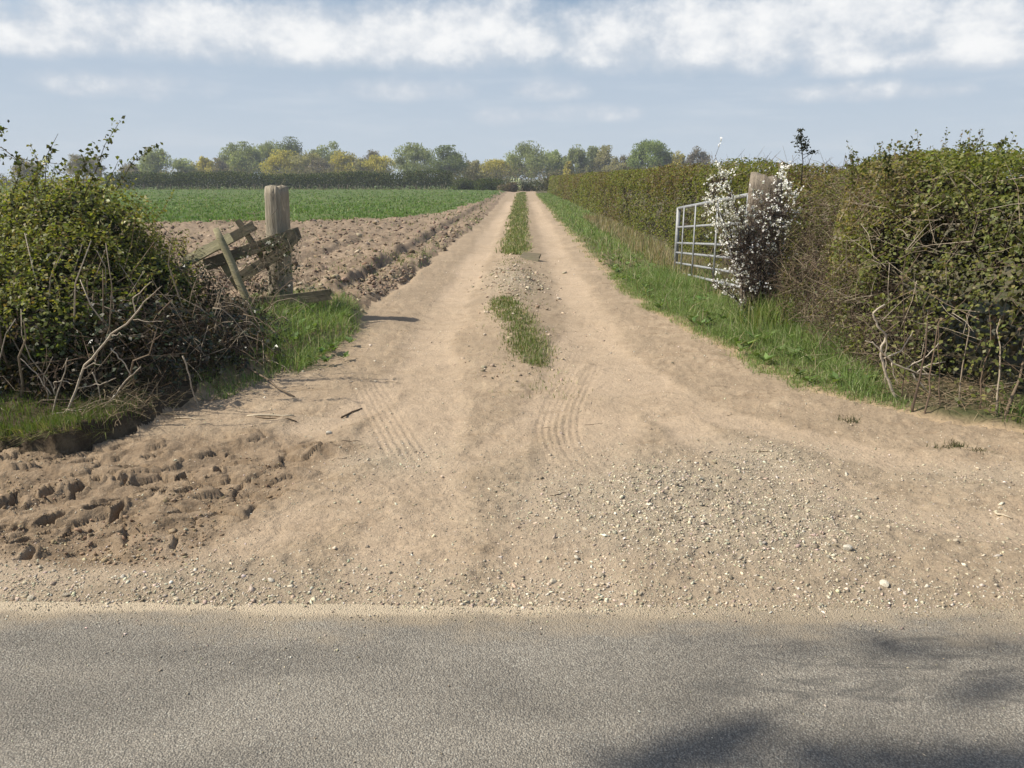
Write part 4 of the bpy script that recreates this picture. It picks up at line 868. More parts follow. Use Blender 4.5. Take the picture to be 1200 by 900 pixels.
for _ in range(46):
    a = AT(rng.uniform(190, 330), rng.uniform(350, 440), rng.uniform(6.0, 6.9)); L = rng.uniform(.25, .7); an_ = rng.uniform(0, 6.28)
    b = a + np.array([math.cos(an_) * L, rng.normal() * .15, rng.normal() * .25]); m_ = (a + b) / 2 + [0, 0, rng.uniform(.05, .2)]
    tb.add(np.array([a, (a + m_) / 2 + [0, 0, .03], m_, (b + m_) / 2 + [0, 0, .03], b]), .0035, .0018, sides=4, col=TW_PALE[rng.integers(3)])
tb.build('canes', TWIG, br)['kind'] = 'stuff'
# dry litter heap at the foot
tb = Tubes()
for _ in range(900):
    a = G(rng.normal() * 34 + 160, rng.normal() * 16 + 503) if rng.random() < .6 else G(rng.uniform(130, 330), rng.uniform(455, 500))
    if a[0] > np.interp(a[1], YL, XL) + .12: continue
    z0 = gz1(a[0], a[1]); L = rng.uniform(.05, .22); an_ = rng.uniform(0, 6.28); dv = np.array([math.cos(an_), math.sin(an_), rng.normal() * .4])
    a[2] = z0 + rng.uniform(0, .10); tb.add(wob(a, a + dv * L, 3, .1), .0022, .0012, sides=3, col=[(0.26, 0.20, 0.12), (0.17, 0.12, 0.07), (0.36, 0.29, 0.18), (0.12, 0.12, 0.05)][rng.integers(4)], cap=False)
tb.build('litter', TWIG, br)['kind'] = 'stuff'
# ivy on the broken rails
iv = thing('ivy', 'ivy sprays hanging over the tilted rails of the broken gate', 'ivy', A2(325, 372, 8.7))
q = np.concatenate([AT(a, b, 8.62) + rng.normal(size=(n_, 3)) * [s_ * .5, .04, s_ * .35] for a, b, n_, s_ in ((322, 284, 110, .16), (310, 292, 60, .13), (338, 296, 60, .14), (335, 318, 70, .15), (318, 335, 90, .22), (285, 300, 40, .1), (300, 340, 80, .2), (330, 345, 60, .2), (345, 318, 20, .1))])
v, f = leaf_geo(q, unit(rng.normal(size=q.shape) + [0, -.6, .6]), rng.uniform(.02, .042, len(q)), .75)
build('leaves', v, [f], LEAF_GLOSS, iv, tint4(palette(len(q), [(0.06, 0.08, 0.03), (0.10, 0.115, 0.045), (0.04, 0.05, 0.02), (0.13, 0.10, 0.06)])))['kind'] = 'stuff'
tb = Tubes()
for _ in range(120):
    a = AT(rng.normal() * 26 + 315, rng.normal() * 28 + 318, rng.uniform(8.4, 8.75)); dv = rng.normal(size=3) * [.7, .25, .7]; tb.add(wob(a, a + unit(dv) * rng.uniform(.1, .38), 4, .14), .003, .0014, sides=3, col=(TW_DARK + TW_PALE[:3])[rng.integers(6)], cap=False)
tb.build('stems', TWIG, iv)['kind'] = 'stuff'

# pale dead branches in front of the left hedge
def branch(label, chains, group=None, col=(0.47, 0.40, 0.30), name='dead_branch', y=4.8):
    allp = [[AT(a, b, y + dy) for a, b in ch] for ch, r0, r1, dy in chains]
    t = thing(name, label, 'branch', allp[0][0], group)
    for (ch, r0, r1, dy), pts in zip(chains, allp):
        pts = np.array(pts); n_ = len(pts); tt_ = np.linspace(0, n_ - 1, n_ * 3); i = np.minimum(tt_.astype(int), n_ - 2); q = pts[i] + (pts[i + 1] - pts[i]) * (tt_ - i)[:, None]
        q[1:-1] += rng.normal(size=(len(q) - 2, 3)) * .004
        b = Tubes(); b.add(q, r0, r1, sides=7, col=np.array(col) * rng.uniform(.85, 1.1)); b.build('limb' if r0 > .006 else 'twig', BARK, t)
    return t
branch('long pale bare branch slanting up across the dark left hedge', [
    (((72, 511), (80, 480), (98, 432), (124, 401), (131, 392), (152, 376), (166, 358)), .0085, .005, 0), (((131, 393), (140, 391), (147, 395)), .0035, .002, -.02), (((156, 375), (176, 377), (192, 376)), .003, .0015, .02),
    (((160, 368), (155, 350), (168, 338), (178, 330)), .0045, .002, .05), (((166, 358), (178, 345), (190, 335)), .004, .002, .03), (((98, 432), (108, 426), (119, 427)), .003, .002, -.02)])
branch('pale forked branch leaning right low in front of the left hedge', [
    (((80, 512), (105, 488), (130, 470), (150, 444), (165, 430)), .007, .004, 0), (((92, 455), (118, 450), (136, 443)), .004, .0025, .02), (((130, 408), (142, 422), (155, 440)), .0045, .003, .0), (((100, 498), (116, 505), (112, 520)), .004, .003, -.05)])
branch('pale upright stems rising from the foot of the left hedge', [
    (((60, 508), (64, 470), (74, 440), (79, 420)), .0055, .003, 0), (((46, 504), (50, 494), (60, 486), (76, 482), (100, 480)), .0045, .003, -.03), (((60, 462), (42, 438), (24, 420)), .0045, .0025, .05), (((64, 462), (64, 448), (74, 446), (86, 450)), .004, .0025, 0),
    (((112, 518), (116, 500), (118, 492)), .0045, .003, -.08), (((0, 478), (20, 490), (44, 498), (60, 505)), .004, .003, -.02), (((0, 484), (30, 483), (55, 483)), .003, .002, .03), (((108, 436), (114, 450), (120, 475)), .004, .003, .08), (((80, 488), (95, 494), (106, 492)), .004, .002, -.04), (((56, 470), (52, 440), (62, 418)), .0035, .002, .12)])
branch('grey dry stick standing in the grass right of the left hedge', [(((214, 417), (222, 440), (233, 483)), .006, .004, 0.25), (((233, 483), (246, 490)), .004, .003, .25)], y=5.0)

# -------- right hedges
def path_hedge(path, n, H, wid, seed, s_pow=1.0, gap=-0.25, rl=(0, 1), low=0.02):
    Hf = H
    path = np.array(path, float); sl = np.linalg.norm(np.diff(path, axis=0), axis=1); cum = np.concatenate([[0], np.cumsum(sl)]); tot = cum[-1]
    u = rl[0] + (rl[1] - rl[0]) * rng.random(n) ** s_pow; s = u * tot
    cx = np.interp(s, cum, path[:, 0]); cyy = np.interp(s, cum, path[:, 1])
    H = np.interp(cyy, [9.5, 16], [Hf * .86, Hf]) if path[-1, 1] > 50 else Hf
    e = 0.3; tx = np.interp(s + e, cum, path[:, 0]) - np.interp(s - e, cum, path[:, 0]); ty = np.interp(s + e, cum, path[:, 1]) - np.interp(s - e, cum, path[:, 1])
    tn = unit(np.stack([tx, ty], 1)); sd_ = np.stack([-tn[:, 1], tn[:, 0]], 1)
    th = rng.uniform(0, math.pi * 0.85, n); lowf = rng.random(n) < 0.46      # foot of the track side / rounded top
    ca, sa = np.cos(th), np.sin(th); ex = 0.6; zl = rng.random(n)
    rr = 1 - np.abs(rng.normal(size=n)) * 0.14
    base = np.stack([cx, cyy, np.zeros(n)], 1)
    zq = np.where(lowf, 0.82 * H * zl, H * (0.58 + 0.42 * sa ** ex)); tq = np.where(lowf, 0, th)
    nz = 1 + 0.17 * n3(np.stack([cx * 1.1, cyy * 1.1, zq * 1.0 + tq], 1), 1.0, seed) + 0.12 * n3(np.stack([cx * 3, cyy * 3, zq * 2.6 + tq * 2], 1), 1.0, seed + 1)
    o1 = np.where(lowf, wid * (1.04 - 0.22 * zl) * rr * nz, np.sign(ca) * np.abs(ca) ** ex * wid * 0.86 * rr * nz)
    hz = np.where(lowf, zq, 0.58 * H + 0.42 * H * sa ** ex * rr * (0.45 + 0.55 * nz))
    ca = np.where(lowf, 1.0, ca); sa = np.where(lowf, 0.1, sa)
    p = base + np.concatenate([sd_ * o1[:, None], hz[:, None]], 1)
    p[:, 2] += ground_z(p[:, 0], p[:, 1], False) * 0.8
    d = unit(np.concatenate([sd_ * ca[:, None], sa[:, None]], 1))
    k = (n3(p, 2.6, seed + 2) + 0.5 * n3(p, 6.0, seed + 3) > gap) & (p[:, 2] > low + ground_z(p[:, 0], p[:, 1], False))
    return p[k], d[k]
# far run beyond the gateway (path listed from near to far, side normal points to the track)
FARP = [(4.35, 9.6), (4.4, 14), (4.3, 30), (4.2, 60), (3.9, 96)]
fh = thing('hedge', 'long clipped hedge running away along the right side of the track', 'hedge', (4.3, 30, 0))
p, d = path_hedge(FARP, 100000, 1.95, 0.85, 40, 2.2, -0.36)
dist = p[:, 1]; br_ = n3(p * [1, .35, 1], .55, 44)
ta = palette(len(p), [(0.215, 0.230, 0.052), (0.170, 0.190, 0.044), (0.26, 0.25, 0.068), (0.12, 0.138, 0.036)], [3, 3, 2, 2]); tb_ = palette(len(p), [(0.185, 0.135, 0.065), (0.15, 0.115, 0.058), (0.235, 0.175, 0.085)])
leaf_part('leaves', p, d, (0.026 + 0.0012 * dist) * rng.uniform(.8, 1.4, len(p)), None, None, LEAF, fh, .7, .4, np.where((rng.random(len(p)) < ss(-.2, .6, br_) * .55 + .12)[:, None], tb_, ta))
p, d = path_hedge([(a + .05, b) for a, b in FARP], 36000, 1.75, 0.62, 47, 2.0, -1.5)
leaf_part('inner_leaves', p, d, (0.05 + 0.0016 * p[:, 1]) * rng.uniform(.8, 1.4, len(p)), [(0.05, 0.05, 0.02), (0.07, 0.052, 0.028)], None, LEAF, fh)  # shade inside the hedge put into the dark leaf tint
tb = Tubes(); p, d = path_hedge(FARP, 1700, 2.0, 0.86, 48, 2.4, -9); twig_cloud(tb, p, d, .2, .55, .0045, TW_DARK + TW_PALE[:3], .3, .5); tb.build('twigs', TWIG, fh)['kind'] = 'stuff'

NEARP = [(9.5, 5.6), (6.5, 5.6), (4.6, 5.55), (3.85, 5.7), (3.62, 6.3), (3.72, 7.3), (4.05, 8.4), (4.30, 9.6)]
nh = thing('hedge', 'tall tangled hedge with bare stems at its foot filling the right edge', 'hedge', (4.0, 6.2, 0))
p, d = path_hedge(NEARP, 128000, 1.74, 0.84, 60, 1.0, -0.36)
h = p[:, 2]; facing = (p[:, 1] < 6.2) & (p[:, 0] > 3.1)
k = rng.random(len(p)) < np.where(facing, 0.32 + 0.68 * ss(.45, 1.05, h), 0.45 + 0.55 * ss(.4, .9, h)); p, d = p[k], d[k]; h = p[:, 2]
brn = n3(p, 1.1, 66) + .25 * ss(4.6, 3.0, p[:, 0]) - .2
ta = palette(len(p), [(0.195, 0.215, 0.055), (0.255, 0.265, 0.080), (0.135, 0.158, 0.044), (0.31, 0.30, 0.125)], [4, 3, 3, 1.0]); tb_ = palette(len(p), [(0.26, 0.205, 0.105), (0.30, 0.25, 0.13), (0.17, 0.135, 0.075), (0.38, 0.33, 0.22)], [3, 3, 3, 1])
leaf_part('leaves', p, d, rng.uniform(.021, .046, len(p)), None, None, LEAF, nh, .68, .7, np.where((rng.random(len(p)) < ss(-.4, .4, brn) * .8)[:, None], tb_, ta))
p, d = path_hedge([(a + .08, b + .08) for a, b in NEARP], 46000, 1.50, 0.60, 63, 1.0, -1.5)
leaf_part('inner_leaves', p, d, rng.uniform(.05, .08, len(p)), [(0.045, 0.045, 0.018), (0.06, 0.045, 0.024), (0.03, 0.032, 0.014)], None, LEAF, nh)  # dark fill: shade of the gaps put into the inner leaf tint
tb = Tubes(); p, d = path_hedge(NEARP, 6600, 1.76, 0.90, 64, 1.0, -9); k = (p[:, 2] < 1.62); p, d = p[k], d[k]; twig_cloud(tb, p, d, .12, .5, .0027, TW_DARK + TW_PALE, .3, .5)
tb.build('twigs', TWIG, nh)['kind'] = 'stuff'
p, d = path_hedge(NEARP, 3200, 1.74, 0.86, 60, 1.0, -9); k = (p[:, 2] > .7) & (p[:, 0] < 6); p, d = p[k][:620], d[k][:620]
sprays(nh, p, d, .06, .17, [(0.17, 0.19, 0.05), (0.22, 0.22, 0.075), (0.13, 0.14, 0.04), (0.23, 0.17, 0.08)], .03)
for px, py0, py1, dx_, r, y in [(1082, 478, 375, 8, .013, 5.05), (1096, 486, 372, 4, .010, 5.0), (1118, 470, 380, -18, .007, 5.1), (1136, 484, 350, 4, .008, 5.05), (1160, 486, 340, 8, .008, 5.0), (1184, 494, 370, -10, .010, 4.9), (1190, 490, 415, 12, .018, 4.85), (1070, 478, 300, -8, .006, 5.25)]:
    a = AT(px, py0, y); a[2] = gz1(a[0], a[1]) - .05; a[1] += .14; b = AT(px + dx_, py1, y + .42); t_ = Tubes(); t_.add(wob(a, b, 8, .018), r * .75, r * .35, sides=7, col=np.array((TW_PALE[:3] + TW_DARK[1:])[rng.integers(5)]) * .8); t_.build('stem', BARK, nh)
for _ in range(14):
    a = AT(rng.uniform(960, 1195), rng.uniform(150, 176), 6.2); a[2] = rng.uniform(1.6, 1.72); b = a + [rng.normal() * .07, 0, rng.uniform(.1, .2)]
    shoot([a - [0, 0, .1], (a + b) / 2 + rng.normal(size=3) * .01, b], .0025, nh, .032, 6, [(0.10, 0.12, 0.03), (0.14, 0.14, 0.045), (0.07, 0.075, 0.025)])
# dry scrub at the verge side of the near hedge
sc_ = thing('scrub', 'brown leafless scrub between the blossom bush and the near right hedge', 'scrub', (2.95, 7.2, 0.1))
SE = [(3.0, 7.6, .45, .42, .7, .55), (2.95, 6.8, .38, .38, .55, .46), (3.0, 6.15, .3, .32, .4, .35), (3.1, 8.4, .6, .4, .6, .6)]
tb = Tubes(); p, d = ell_sample(SE, 2300, 0.24, 71, -9); twig_cloud(tb, p, d, .10, .45, .0028, [(0.15, 0.11, 0.075), (0.22, 0.165, 0.11), (0.10, 0.07, 0.05), (0.32, 0.26, 0.18)], .2, .5); tb.build('twigs', TWIG, sc_)['kind'] = 'stuff'
p, d = ell_sample(SE, 11000, 0.2, 72, -0.1); leaf_part('leaves', p, d, rng.uniform(.016, .034, len(p)), [(0.18, 0.145, 0.08), (0.13, 0.10, 0.055), (0.17, 0.185, 0.06), (0.13, 0.15, 0.045), (0.27, 0.23, 0.14)], None, LEAF, sc_)
# litter skirt below the near right hedge
tb = Tubes()
for _ in range(1100):
    a = G(rng.uniform(1020, 1190), 0) if False else G(1030 + 150 * rng.random(), 462 + 60 * rng.random()); lim = 455 + (a[0] - 2.7) * 60
    z0 = gz1(a[0], a[1]); 
    if a[1] < np.interp(a[0], [2.5, 3.0, 3.6], [5.6, 5.15, 4.75]): continue
    L = rng.uniform(.05, .2); an_ = rng.uniform(0, 6.28); a[2] = z0 + rng.uniform(0, .08); tb.add(wob(a, a + np.array([math.cos(an_), math.sin(an_), rng.normal() * .3]) * L, 3, .1), .0020, .0012, sides=3, col=[(0.30, 0.22, 0.13), (0.20, 0.145, 0.085), (0.38, 0.30, 0.19)][rng.integers(3)], cap=False)
tb.build('litter', TWIG, nh)['kind'] = 'stuff'
branch('twisted pale dead branch curling out of the right hedge over the grass', [
    (((1050, 470), (1042, 450), (1036, 432), (1032, 412), (1039, 392), (1026, 380), (1023, 366), (1037, 357)), .011, .006, 0), (((1036, 415), (1022, 402), (1014, 399)), .006, .003, -.02), (((1036, 420), (1055, 412), (1066, 394), (1070, 388)), .006, .003, .02),
    (((1032, 412), (1050, 428), (1075, 438), (1098, 440)), .008, .004, 0), (((1060, 433), (1082, 420), (1100, 402)), .006, .003, .02), (((1038, 396), (1038, 415), (1038, 455)), .005, .003, .03), (((1070, 438), (1084, 455), (1100, 470)), .007, .004, .0), (((1075, 436), (1092, 426), (1108, 424)), .005, .003, -.03), (((1045, 425), (1048, 440), (1052, 452)), .004, .002, -.04)], y=5.45, col=(0.50, 0.43, 0.33))

# dark evergreen sprig standing out of the hedge top
sp = thing('sapling', 'dark ragged sapling top sticking up out of the right hedge', 'sapling', AT(941, 190, 10.7))
b0 = AT(941, 190, 10.7); t_ = Tubes(); t_.add(np.array([b0 - [0, 0, .3], b0, AT(939, 170, 10.7), AT(938, 153, 10.7)]), .008, .003, sides=6, col=(.06, .05, .04)); 
for a, b in (((940, 176), (932, 168)), ((940, 172), (947, 166)), ((940, 182), (949, 178)), ((941, 186), (953, 178)), ((938, 165), (929, 158)), ((941, 180), (932, 178))): t_.add(np.array([AT(*a, 10.7), AT(*b, 10.7)]), .004, .002, sides=4, col=(.06, .05, .04))
t_.build('stem', TWIG, sp)
q = np.concatenate([AT(a, b, 10.7) + rng.normal(size=(n_, 3)) * [s_, .03, s_ * .5] for a, b, n_, s_ in ((938, 153, 26, .022), (937, 160, 34, .035), (939, 168, 40, .05), (936, 164, 22, .04), (940, 176, 34, .045), (952, 179, 22, .03), (944, 171, 20, .03))])
v, f = leaf_geo(q, unit(rng.normal(size=q.shape) + [0, -.3, .3]), rng.uniform(.03, .055, len(q)), .55); build('leaves', v, [f], LEAF, sp, tint4(palette(len(q), [(0.045, 0.055, 0.025), (0.07, 0.07, 0.035)])))

# blossom bush
bb = thing('blackthorn', 'white blossoming blackthorn bush in front of the right gatepost', 'bush', (2.72, 8.75, 0.1))
tb = Tubes(); fl = []
base_ = np.array([2.72, 8.8, gz1(2.72, 8.8)])
tips = [(838, 182, 8.6), (826, 205, 8.5), (832, 225, 8.4), (850, 208, 8.6), (846, 240, 8.4), (838, 262, 8.4), (872, 245, 8.45), (900, 235, 8.6), (918, 205, 8.8), (925, 197, 8.9), (926, 215, 8.8), (908, 225, 8.7), (895, 262, 8.4), (922, 262, 8.6), (918, 282, 8.5), (935, 225, 8.9), (848, 285, 8.3), (832, 300, 8.35), (856, 312, 8.25), (880, 285, 8.3), (905, 280, 8.4), (870, 300, 8.25), (846, 322, 8.3), (868, 325, 8.25), (862, 262, 8.4), (885, 222, 8.7), (842, 196, 8.55), (830, 240, 8.4), (855, 225, 8.5), (915, 245, 8.7), (880, 310, 8.25), (834, 330, 8.3), (864, 282, 8.3), (900, 300, 8.35)]
for px, py, y in tips:
    e = AT(px, py, y); m1 = base_ + (e - base_) * .4 + rng.normal(size=3) * .08; m2 = base_ + (e - base_) * .75 + rng.normal(size=3) * .05
    pts = np.array([base_ + rng.normal(size=3) * [.08, .08, 0], m1, m2, e]); tb.add(pts, .009, .0022, sides=5, col=(0.075, 0.055, 0.045))
    for _ in range(26):
        t0 = rng.uniform(.35, 1.0); a = pts[0] * 0 + np.array([np.interp(t0, [0, .4, .75, 1], pts[:, i]) for i in range(3)]); L = rng.uniform(.06, .24); dv = unit(rng.normal(size=3) + unit(e - base_) * .7 + [0, 0, .3]); tw = wob(a, a + dv * L, 3, .1)
        tb.add(tw, .0028, .001, sides=3, col=[(0.10, 0.075, 0.06), (0.16, 0.12, 0.095)][rng.integers(2)], cap=False)
        if rng.random() < (.8 if (px < 862 or py < 250 or (px > 885 and py < 290)) else .14): 
            for _k in range(rng.integers(2, 6)): fl.append(tw[0] + (tw[-1] - tw[0]) * rng.uniform(.2, 1.05) + rng.normal(size=3) * .006)
p, d = ell_sample([(2.62, 8.6, .62, .40, .3, .50), (2.85, 8.75, .85, .36, .3, .55)], 1100, .3, 84, -9); twig_cloud(tb, p, d, .08, .32, .0026, [(0.13, 0.095, 0.075), (0.20, 0.15, 0.115), (0.09, 0.065, 0.05)], .4, .6)
pc = AT(880, 282, 8.6); p, d = ell_sample([(pc[0], 8.62, pc[2], .36, .16, .40), (pc[0] + .22, 8.75, pc[2] + .25, .25, .16, .35)], 1300, .45, 86, -9); twig_cloud(tb, p, d, .08, .30, .0026, [(0.15, 0.11, 0.085), (0.23, 0.175, 0.13), (0.10, 0.075, 0.06)], .3, .6)
fl += [q_ for q_ in p[:420:2]]
tb.build('branches', TWIG, bb)['kind'] = 'stuff'
for px, py, n_, s_ in ((920, 205, 60, .08), (925, 195, 40, .05), (905, 240, 50, .08), (868, 262, 50, .10), (890, 250, 26, .06), (930, 225, 26, .06), (838, 215, 60, .10), (850, 232, 60, .10), (838, 262, 44, .05), (840, 245, 40, .05), (915, 280, 40, .07), (836, 255, 26, .04), (912, 262, 30, .07), (845, 200, 34, .05)):
    fl += list(AT(px, py, 8.45) + rng.normal(size=(n_ // 3, 3)) * s_ * .7)
fl = np.array(fl); fl = fl[rng.random(len(fl)) < np.where(fl[:, 2] > 1.0, .72, .42)]; q = np.repeat(fl, 4, 0) + rng.normal(size=(len(fl) * 4, 3)) * .009
v, f = leaf_geo(q, unit(rng.normal(size=q.shape) + [-.3, -.6, .6]), rng.uniform(.015, .027, len(q)), .9, .1)
build('blossom', v, [f], PETAL, bb, tint4(palette(len(q), [(0.86, 0.85, 0.80), (0.80, 0.78, 0.72), (0.90, 0.89, 0.86)], None, .06)))['kind'] = 'stuff'
p, d = ell_sample([(2.72, 8.75, .85, .42, .4, .75), (2.9, 8.7, .7, .4, .4, .65)], 2600, .4, 83, -.3); leaf_part('leaves', p, d, rng.uniform(.016, .03, len(p)), [(0.10, 0.09, 0.045), (0.13, 0.12, 0.05)], None, LEAF, bb)

# ------------------------------------------------------------------ sticks on the ground
def stick(px0, py0, px1, py1, r, label, group=None, col=(.36, .29, .20)):
    a, b = G(px0, py0), G(px1, py1); k_ = 5; pts = a + (b - a) * np.linspace(0, 1, k_)[:, None]; pts[1:-1, :2] += rng.normal(size=(k_ - 2, 2)) * .008
    pts[:, 2] = ground_z(pts[:, 0], pts[:, 1]) + r * .8; pts[:, 2] = np.maximum(pts[:, 2], np.interp(np.arange(k_), [0, k_ - 1], [pts[0, 2], pts[-1, 2]]))
    t_ = Tubes(); t_.add(pts, r, r * .6, sides=6, col=col); o = t_.build('stick', BARK); o.data.transform(Matrix.Translation(-Vector(pts[0]))); o.location = pts[0]; tag(o, label, 'stick', group)
stick(290, 491, 345, 494, .009, 'pale stick lying on the dirt below the left bramble', col=(.46, .39, .28))
stick(300, 494, 348, 497, .006, 'dark thin stick right beside the pale stick on the dirt', col=(.13, .095, .06))
stick(400, 490, 424, 478, .007, 'dark twig lying on the dirt left of centre', col=(.11, .08, .05))
stick(285, 442, 345, 468, .010, 'dark curved stick at the foot of the left bramble', col=(.20, .15, .10))
stick(205, 491, 240, 496, .006, 'pale thin stick beside the litter below the left bramble', col=(.45, .38, .27))
stick(1166, 603, 1186, 609, .006, 'pale bent stick on the gravel at far right', col=(.55, .47, .34))
for _ in range(14):
    px = rng.uniform(330, 900); py = rng.uniform(400, 640); an_ = rng.normal() * .5; L = rng.uniform(8, 24)
    stick(px, py, px + L, py - L * .3 * an_, rng.uniform(.0015, .003), 'short dark twig lying on the dry dirt of the track', 'short twigs on the dirt', (.12, .09, .06))
slab = G(625, 306); sz_ = gz1(slab[0], slab[1])
sl_o = thing('board', 'short dark board lying across the crown of the track', 'board', (slab[0], slab[1], sz_))
plank('plank', (slab[0] - .25, slab[1] + .05, sz_ + .05), (slab[0] + .12, slab[1] - .05, sz_ + .03), .34, .035, WOOD_RAIL, sl_o, None, (0, -.5, .9))

# ------------------------------------------------------------------ far trees
def tree(px, top, wpx, kind, label, Y, group=None, base=None, name='tree'):
    x = (px - 612) / 930.0 * Y; H = EYE + (210 - top) / 930.0 * Y; Wd = wpx / 930.0 * Y * 1.22
    r = thing(name, label, 'tree', (x, Y, -0.15), group); o0 = np.array([x, Y, -.15])
    cols = {'grey': [(0.31, 0.345, 0.17), (0.37, 0.395, 0.22), (0.24, 0.27, 0.13)], 'yellow': [(0.63, 0.54, 0.145), (0.54, 0.47, 0.14), (0.42, 0.38, 0.14)], 'dark': [(0.19, 0.23, 0.10), (0.235, 0.27, 0.125), (0.145, 0.175, 0.08)],
            'bare': [(0.27, 0.23, 0.18), (0.33, 0.285, 0.23), (0.21, 0.18, 0.14)], 'olive': [(0.235, 0.295, 0.09), (0.18, 0.235, 0.07), (0.285, 0.345, 0.115)], 'buff': [(0.42, 0.38, 0.21), (0.35, 0.32, 0.18), (0.29, 0.27, 0.15)]}[kind]
    dens = {'grey': 1.0, 'yellow': .9, 'dark': 1.1, 'bare': .55, 'olive': 1.7, 'buff': .75}[kind]
    tb = Tubes(); bc = [(0.10, 0.085, 0.065), (0.16, 0.14, 0.11)][kind == 'bare']
    tb.add(wob(o0, o0 + [0, 0, H * .55], 5, .003), H * .022, H * .010, sides=6, col=bc)
    cl_ = 0.10 if kind not in ('bare',) else 0.2
    c0 = o0 + [0, 0, H * (cl_ + 1) * .5]; rz = H * (1 - cl_) * .5; rx = Wd * .5
    nl = 34; lob = []
    for _ in range(nl):
        dv = unit(rng.normal(size=3)); f = rng.uniform(.35, .92) if kind != 'olive' else rng.uniform(.55, .86); taper = 1 - .30 * max(dv[2], 0)
        lob.append(c0 + dv * f * np.array([rx * taper, rx * taper, rz]))
    lob = np.array(lob)
    for l in lob[:16]:
        s0 = o0 + [0, 0, H * rng.uniform(.18, .5)]; tb.add(wob(s0, l, 4, .06), H * .009, H * .003, sides=4, col=bc, cap=False)
    n_ = int(6000 * dens * (0.5 + wpx / 55)); li = rng.integers(nl, size=n_); lr = rng.uniform(.22, .46, nl)[li]
    dv = unit(rng.normal(size=(n_, 3))); rad = rng.random(n_) ** .55
    p = lob[li] + dv * (rad * lr)[:, None] * np.array([rx * 1.05, rx * 1.05, rz * .95]); p[:, 2] = np.minimum(p[:, 2], o0[2] + H * 1.01)
    if kind != 'olive':
        fz = (p[:, 2] - o0[2]) / H
    v, f = leaf_geo(p, unit(rng.normal(size=p.shape) + dv * .5 + [0, -.2, .3]), rng.uniform(.30, .62, n_) * Y / 190, .5, .1, np.array([0, 0, 1.0])[None] if kind in ('grey', 'bare', 'buff', 'yellow') else None)
    cc = palette(n_, cols, None, .08) * (1 + .18 * rng.normal(size=nl))[li][:, None].clip(.6, 1.5)
    if kind == 'bare':
        for l in lob[:16]:
            for _ in range(14): a = l; tb.add(np.array([a, a + unit(rng.normal(size=3) + [0, 0, 1.2]) * rng.uniform(.6, 1.6)]), .035, .02, sides=3, col=bc, cap=False)
    tb.build('trunk', BARK, r)
    build('crown', v, [f], CROWN, r, tint4(cc))
    return r
GW = 'grey green trees of the far wood'; GY = 'yellow willows of the far wood'
T = [(30, 187, 36, 'bare', 'pale bare tree far off behind the left hedge shoots, farthest left', 205, None), (98, 178, 40, 'bare', 'grey bare tree far off above the left hedge top', 200, None), (155, 190, 34, 'bare', 'low bare tree left of the pale willow at the wood edge', 205, None),
     (180, 174, 36, 'grey', 'pale feathery tree standing apart at the left end of the far wood', 195, None), (214, 186, 30, 'grey', 'small grey green tree between the pale feathery tree and first yellow one', 195, None), (240, 183, 26, 'yellow', 'leftmost small yellow willow of the far wood', 198, None), (256, 186, 22, 'bare', 'bare lilac grey tree right of the leftmost yellow willow', 192, None),
     (272, 169, 44, 'grey', 'leftmost grey green crown of the tall wood, right of the bare lilac grey tree', 205, None), (292, 168, 38, 'grey', 'second grey green crown of the tall wood, between its two neighbours left of the gatepost', 200, None), (313, 165, 42, 'grey', 'third grey green crown of the tall wood, just left of the darkest crown', 205, None), (340, 163, 36, 'dark', 'darkest tall crown rising behind yellow willows above the left post', 212, None),
     (328, 177, 40, 'yellow', 'yellow willow of the far wood right above the left gatepost', 190, None), (358, 176, 36, 'buff', 'buff willow right of the yellow one above the gatepost', 190, None), (385, 167, 44, 'grey', 'grey green crown behind the yellow willows right of the post', 208, None), (405, 176, 38, 'yellow', 'wide yellow willow right of the buff one in the far wood', 192, None), (378, 186, 34, 'bare', 'brown bare tree under the yellow willows', 186, None), (424, 184, 26, 'buff', 'small buff tree at the right end of the tall wood', 190, None),
     (445, 179, 32, 'yellow', 'round yellow willow standing between the tall wood and domed tree', 188, None), (437, 176, 20, 'bare', 'bare crown peeking behind the round yellow willow', 206, None), (485, 169, 44, 'grey', 'wide domed grey green tree left of the pointed dark one', 190, None), (526, 172, 42, 'dark', 'dense grey green tree with pointed crown left of the track end', 186, None), (553, 186, 22, 'buff', 'small buff tree right of the pointed crown', 195, None), (578, 184, 38, 'yellow', 'low yellow willow left of the tall tree at the track end', 192, None), (600, 181, 24, 'grey', 'slim grey tree at the left flank of the tall tree at the track end', 200, None),
     (622, 167, 48, 'grey', 'tallest grey green tree standing right over the end of the track', 188, None), (648, 177, 16, 'olive', 'narrow pointed green tree right of the tall tree', 196, None), (662, 179, 18, 'grey', 'slim grey tree left of the upright poplar', 200, None), (675, 171, 24, 'grey', 'upright poplar shaped tree above the far right hedge', 190, None), (694, 173, 20, 'grey', 'pale slender tree in the group left of the round green tree', 195, None), (707, 172, 26, 'buff', 'buff loose crown in the middle of the trees above the right hedge', 192, None), (720, 184, 24, 'buff', 'low buff tree left of the grey thin trees', 188, None), (735, 180, 24, 'bare', 'thin grey bare tree touching the round green tree', 196, None),
     (760, 165, 42, 'olive', 'round dense green domed tree standing above the right hedge', 185, None), (783, 180, 18, 'bare', 'bare grey tree right of the round green tree', 192, None), (793, 175, 15, 'yellow', 'narrow yellow tree beside the blossom bush top', 188, None), (815, 173, 26, 'bare', 'lilac grey bare tree at the right end of the tree line', 195, None), (665, 190, 10, 'yellow', 'tiny yellow shrub tree low at the poplar foot', 170, None)]
for a in T: tree(a[0], a[1], a[2], a[3], a[4], a[5], a[6])
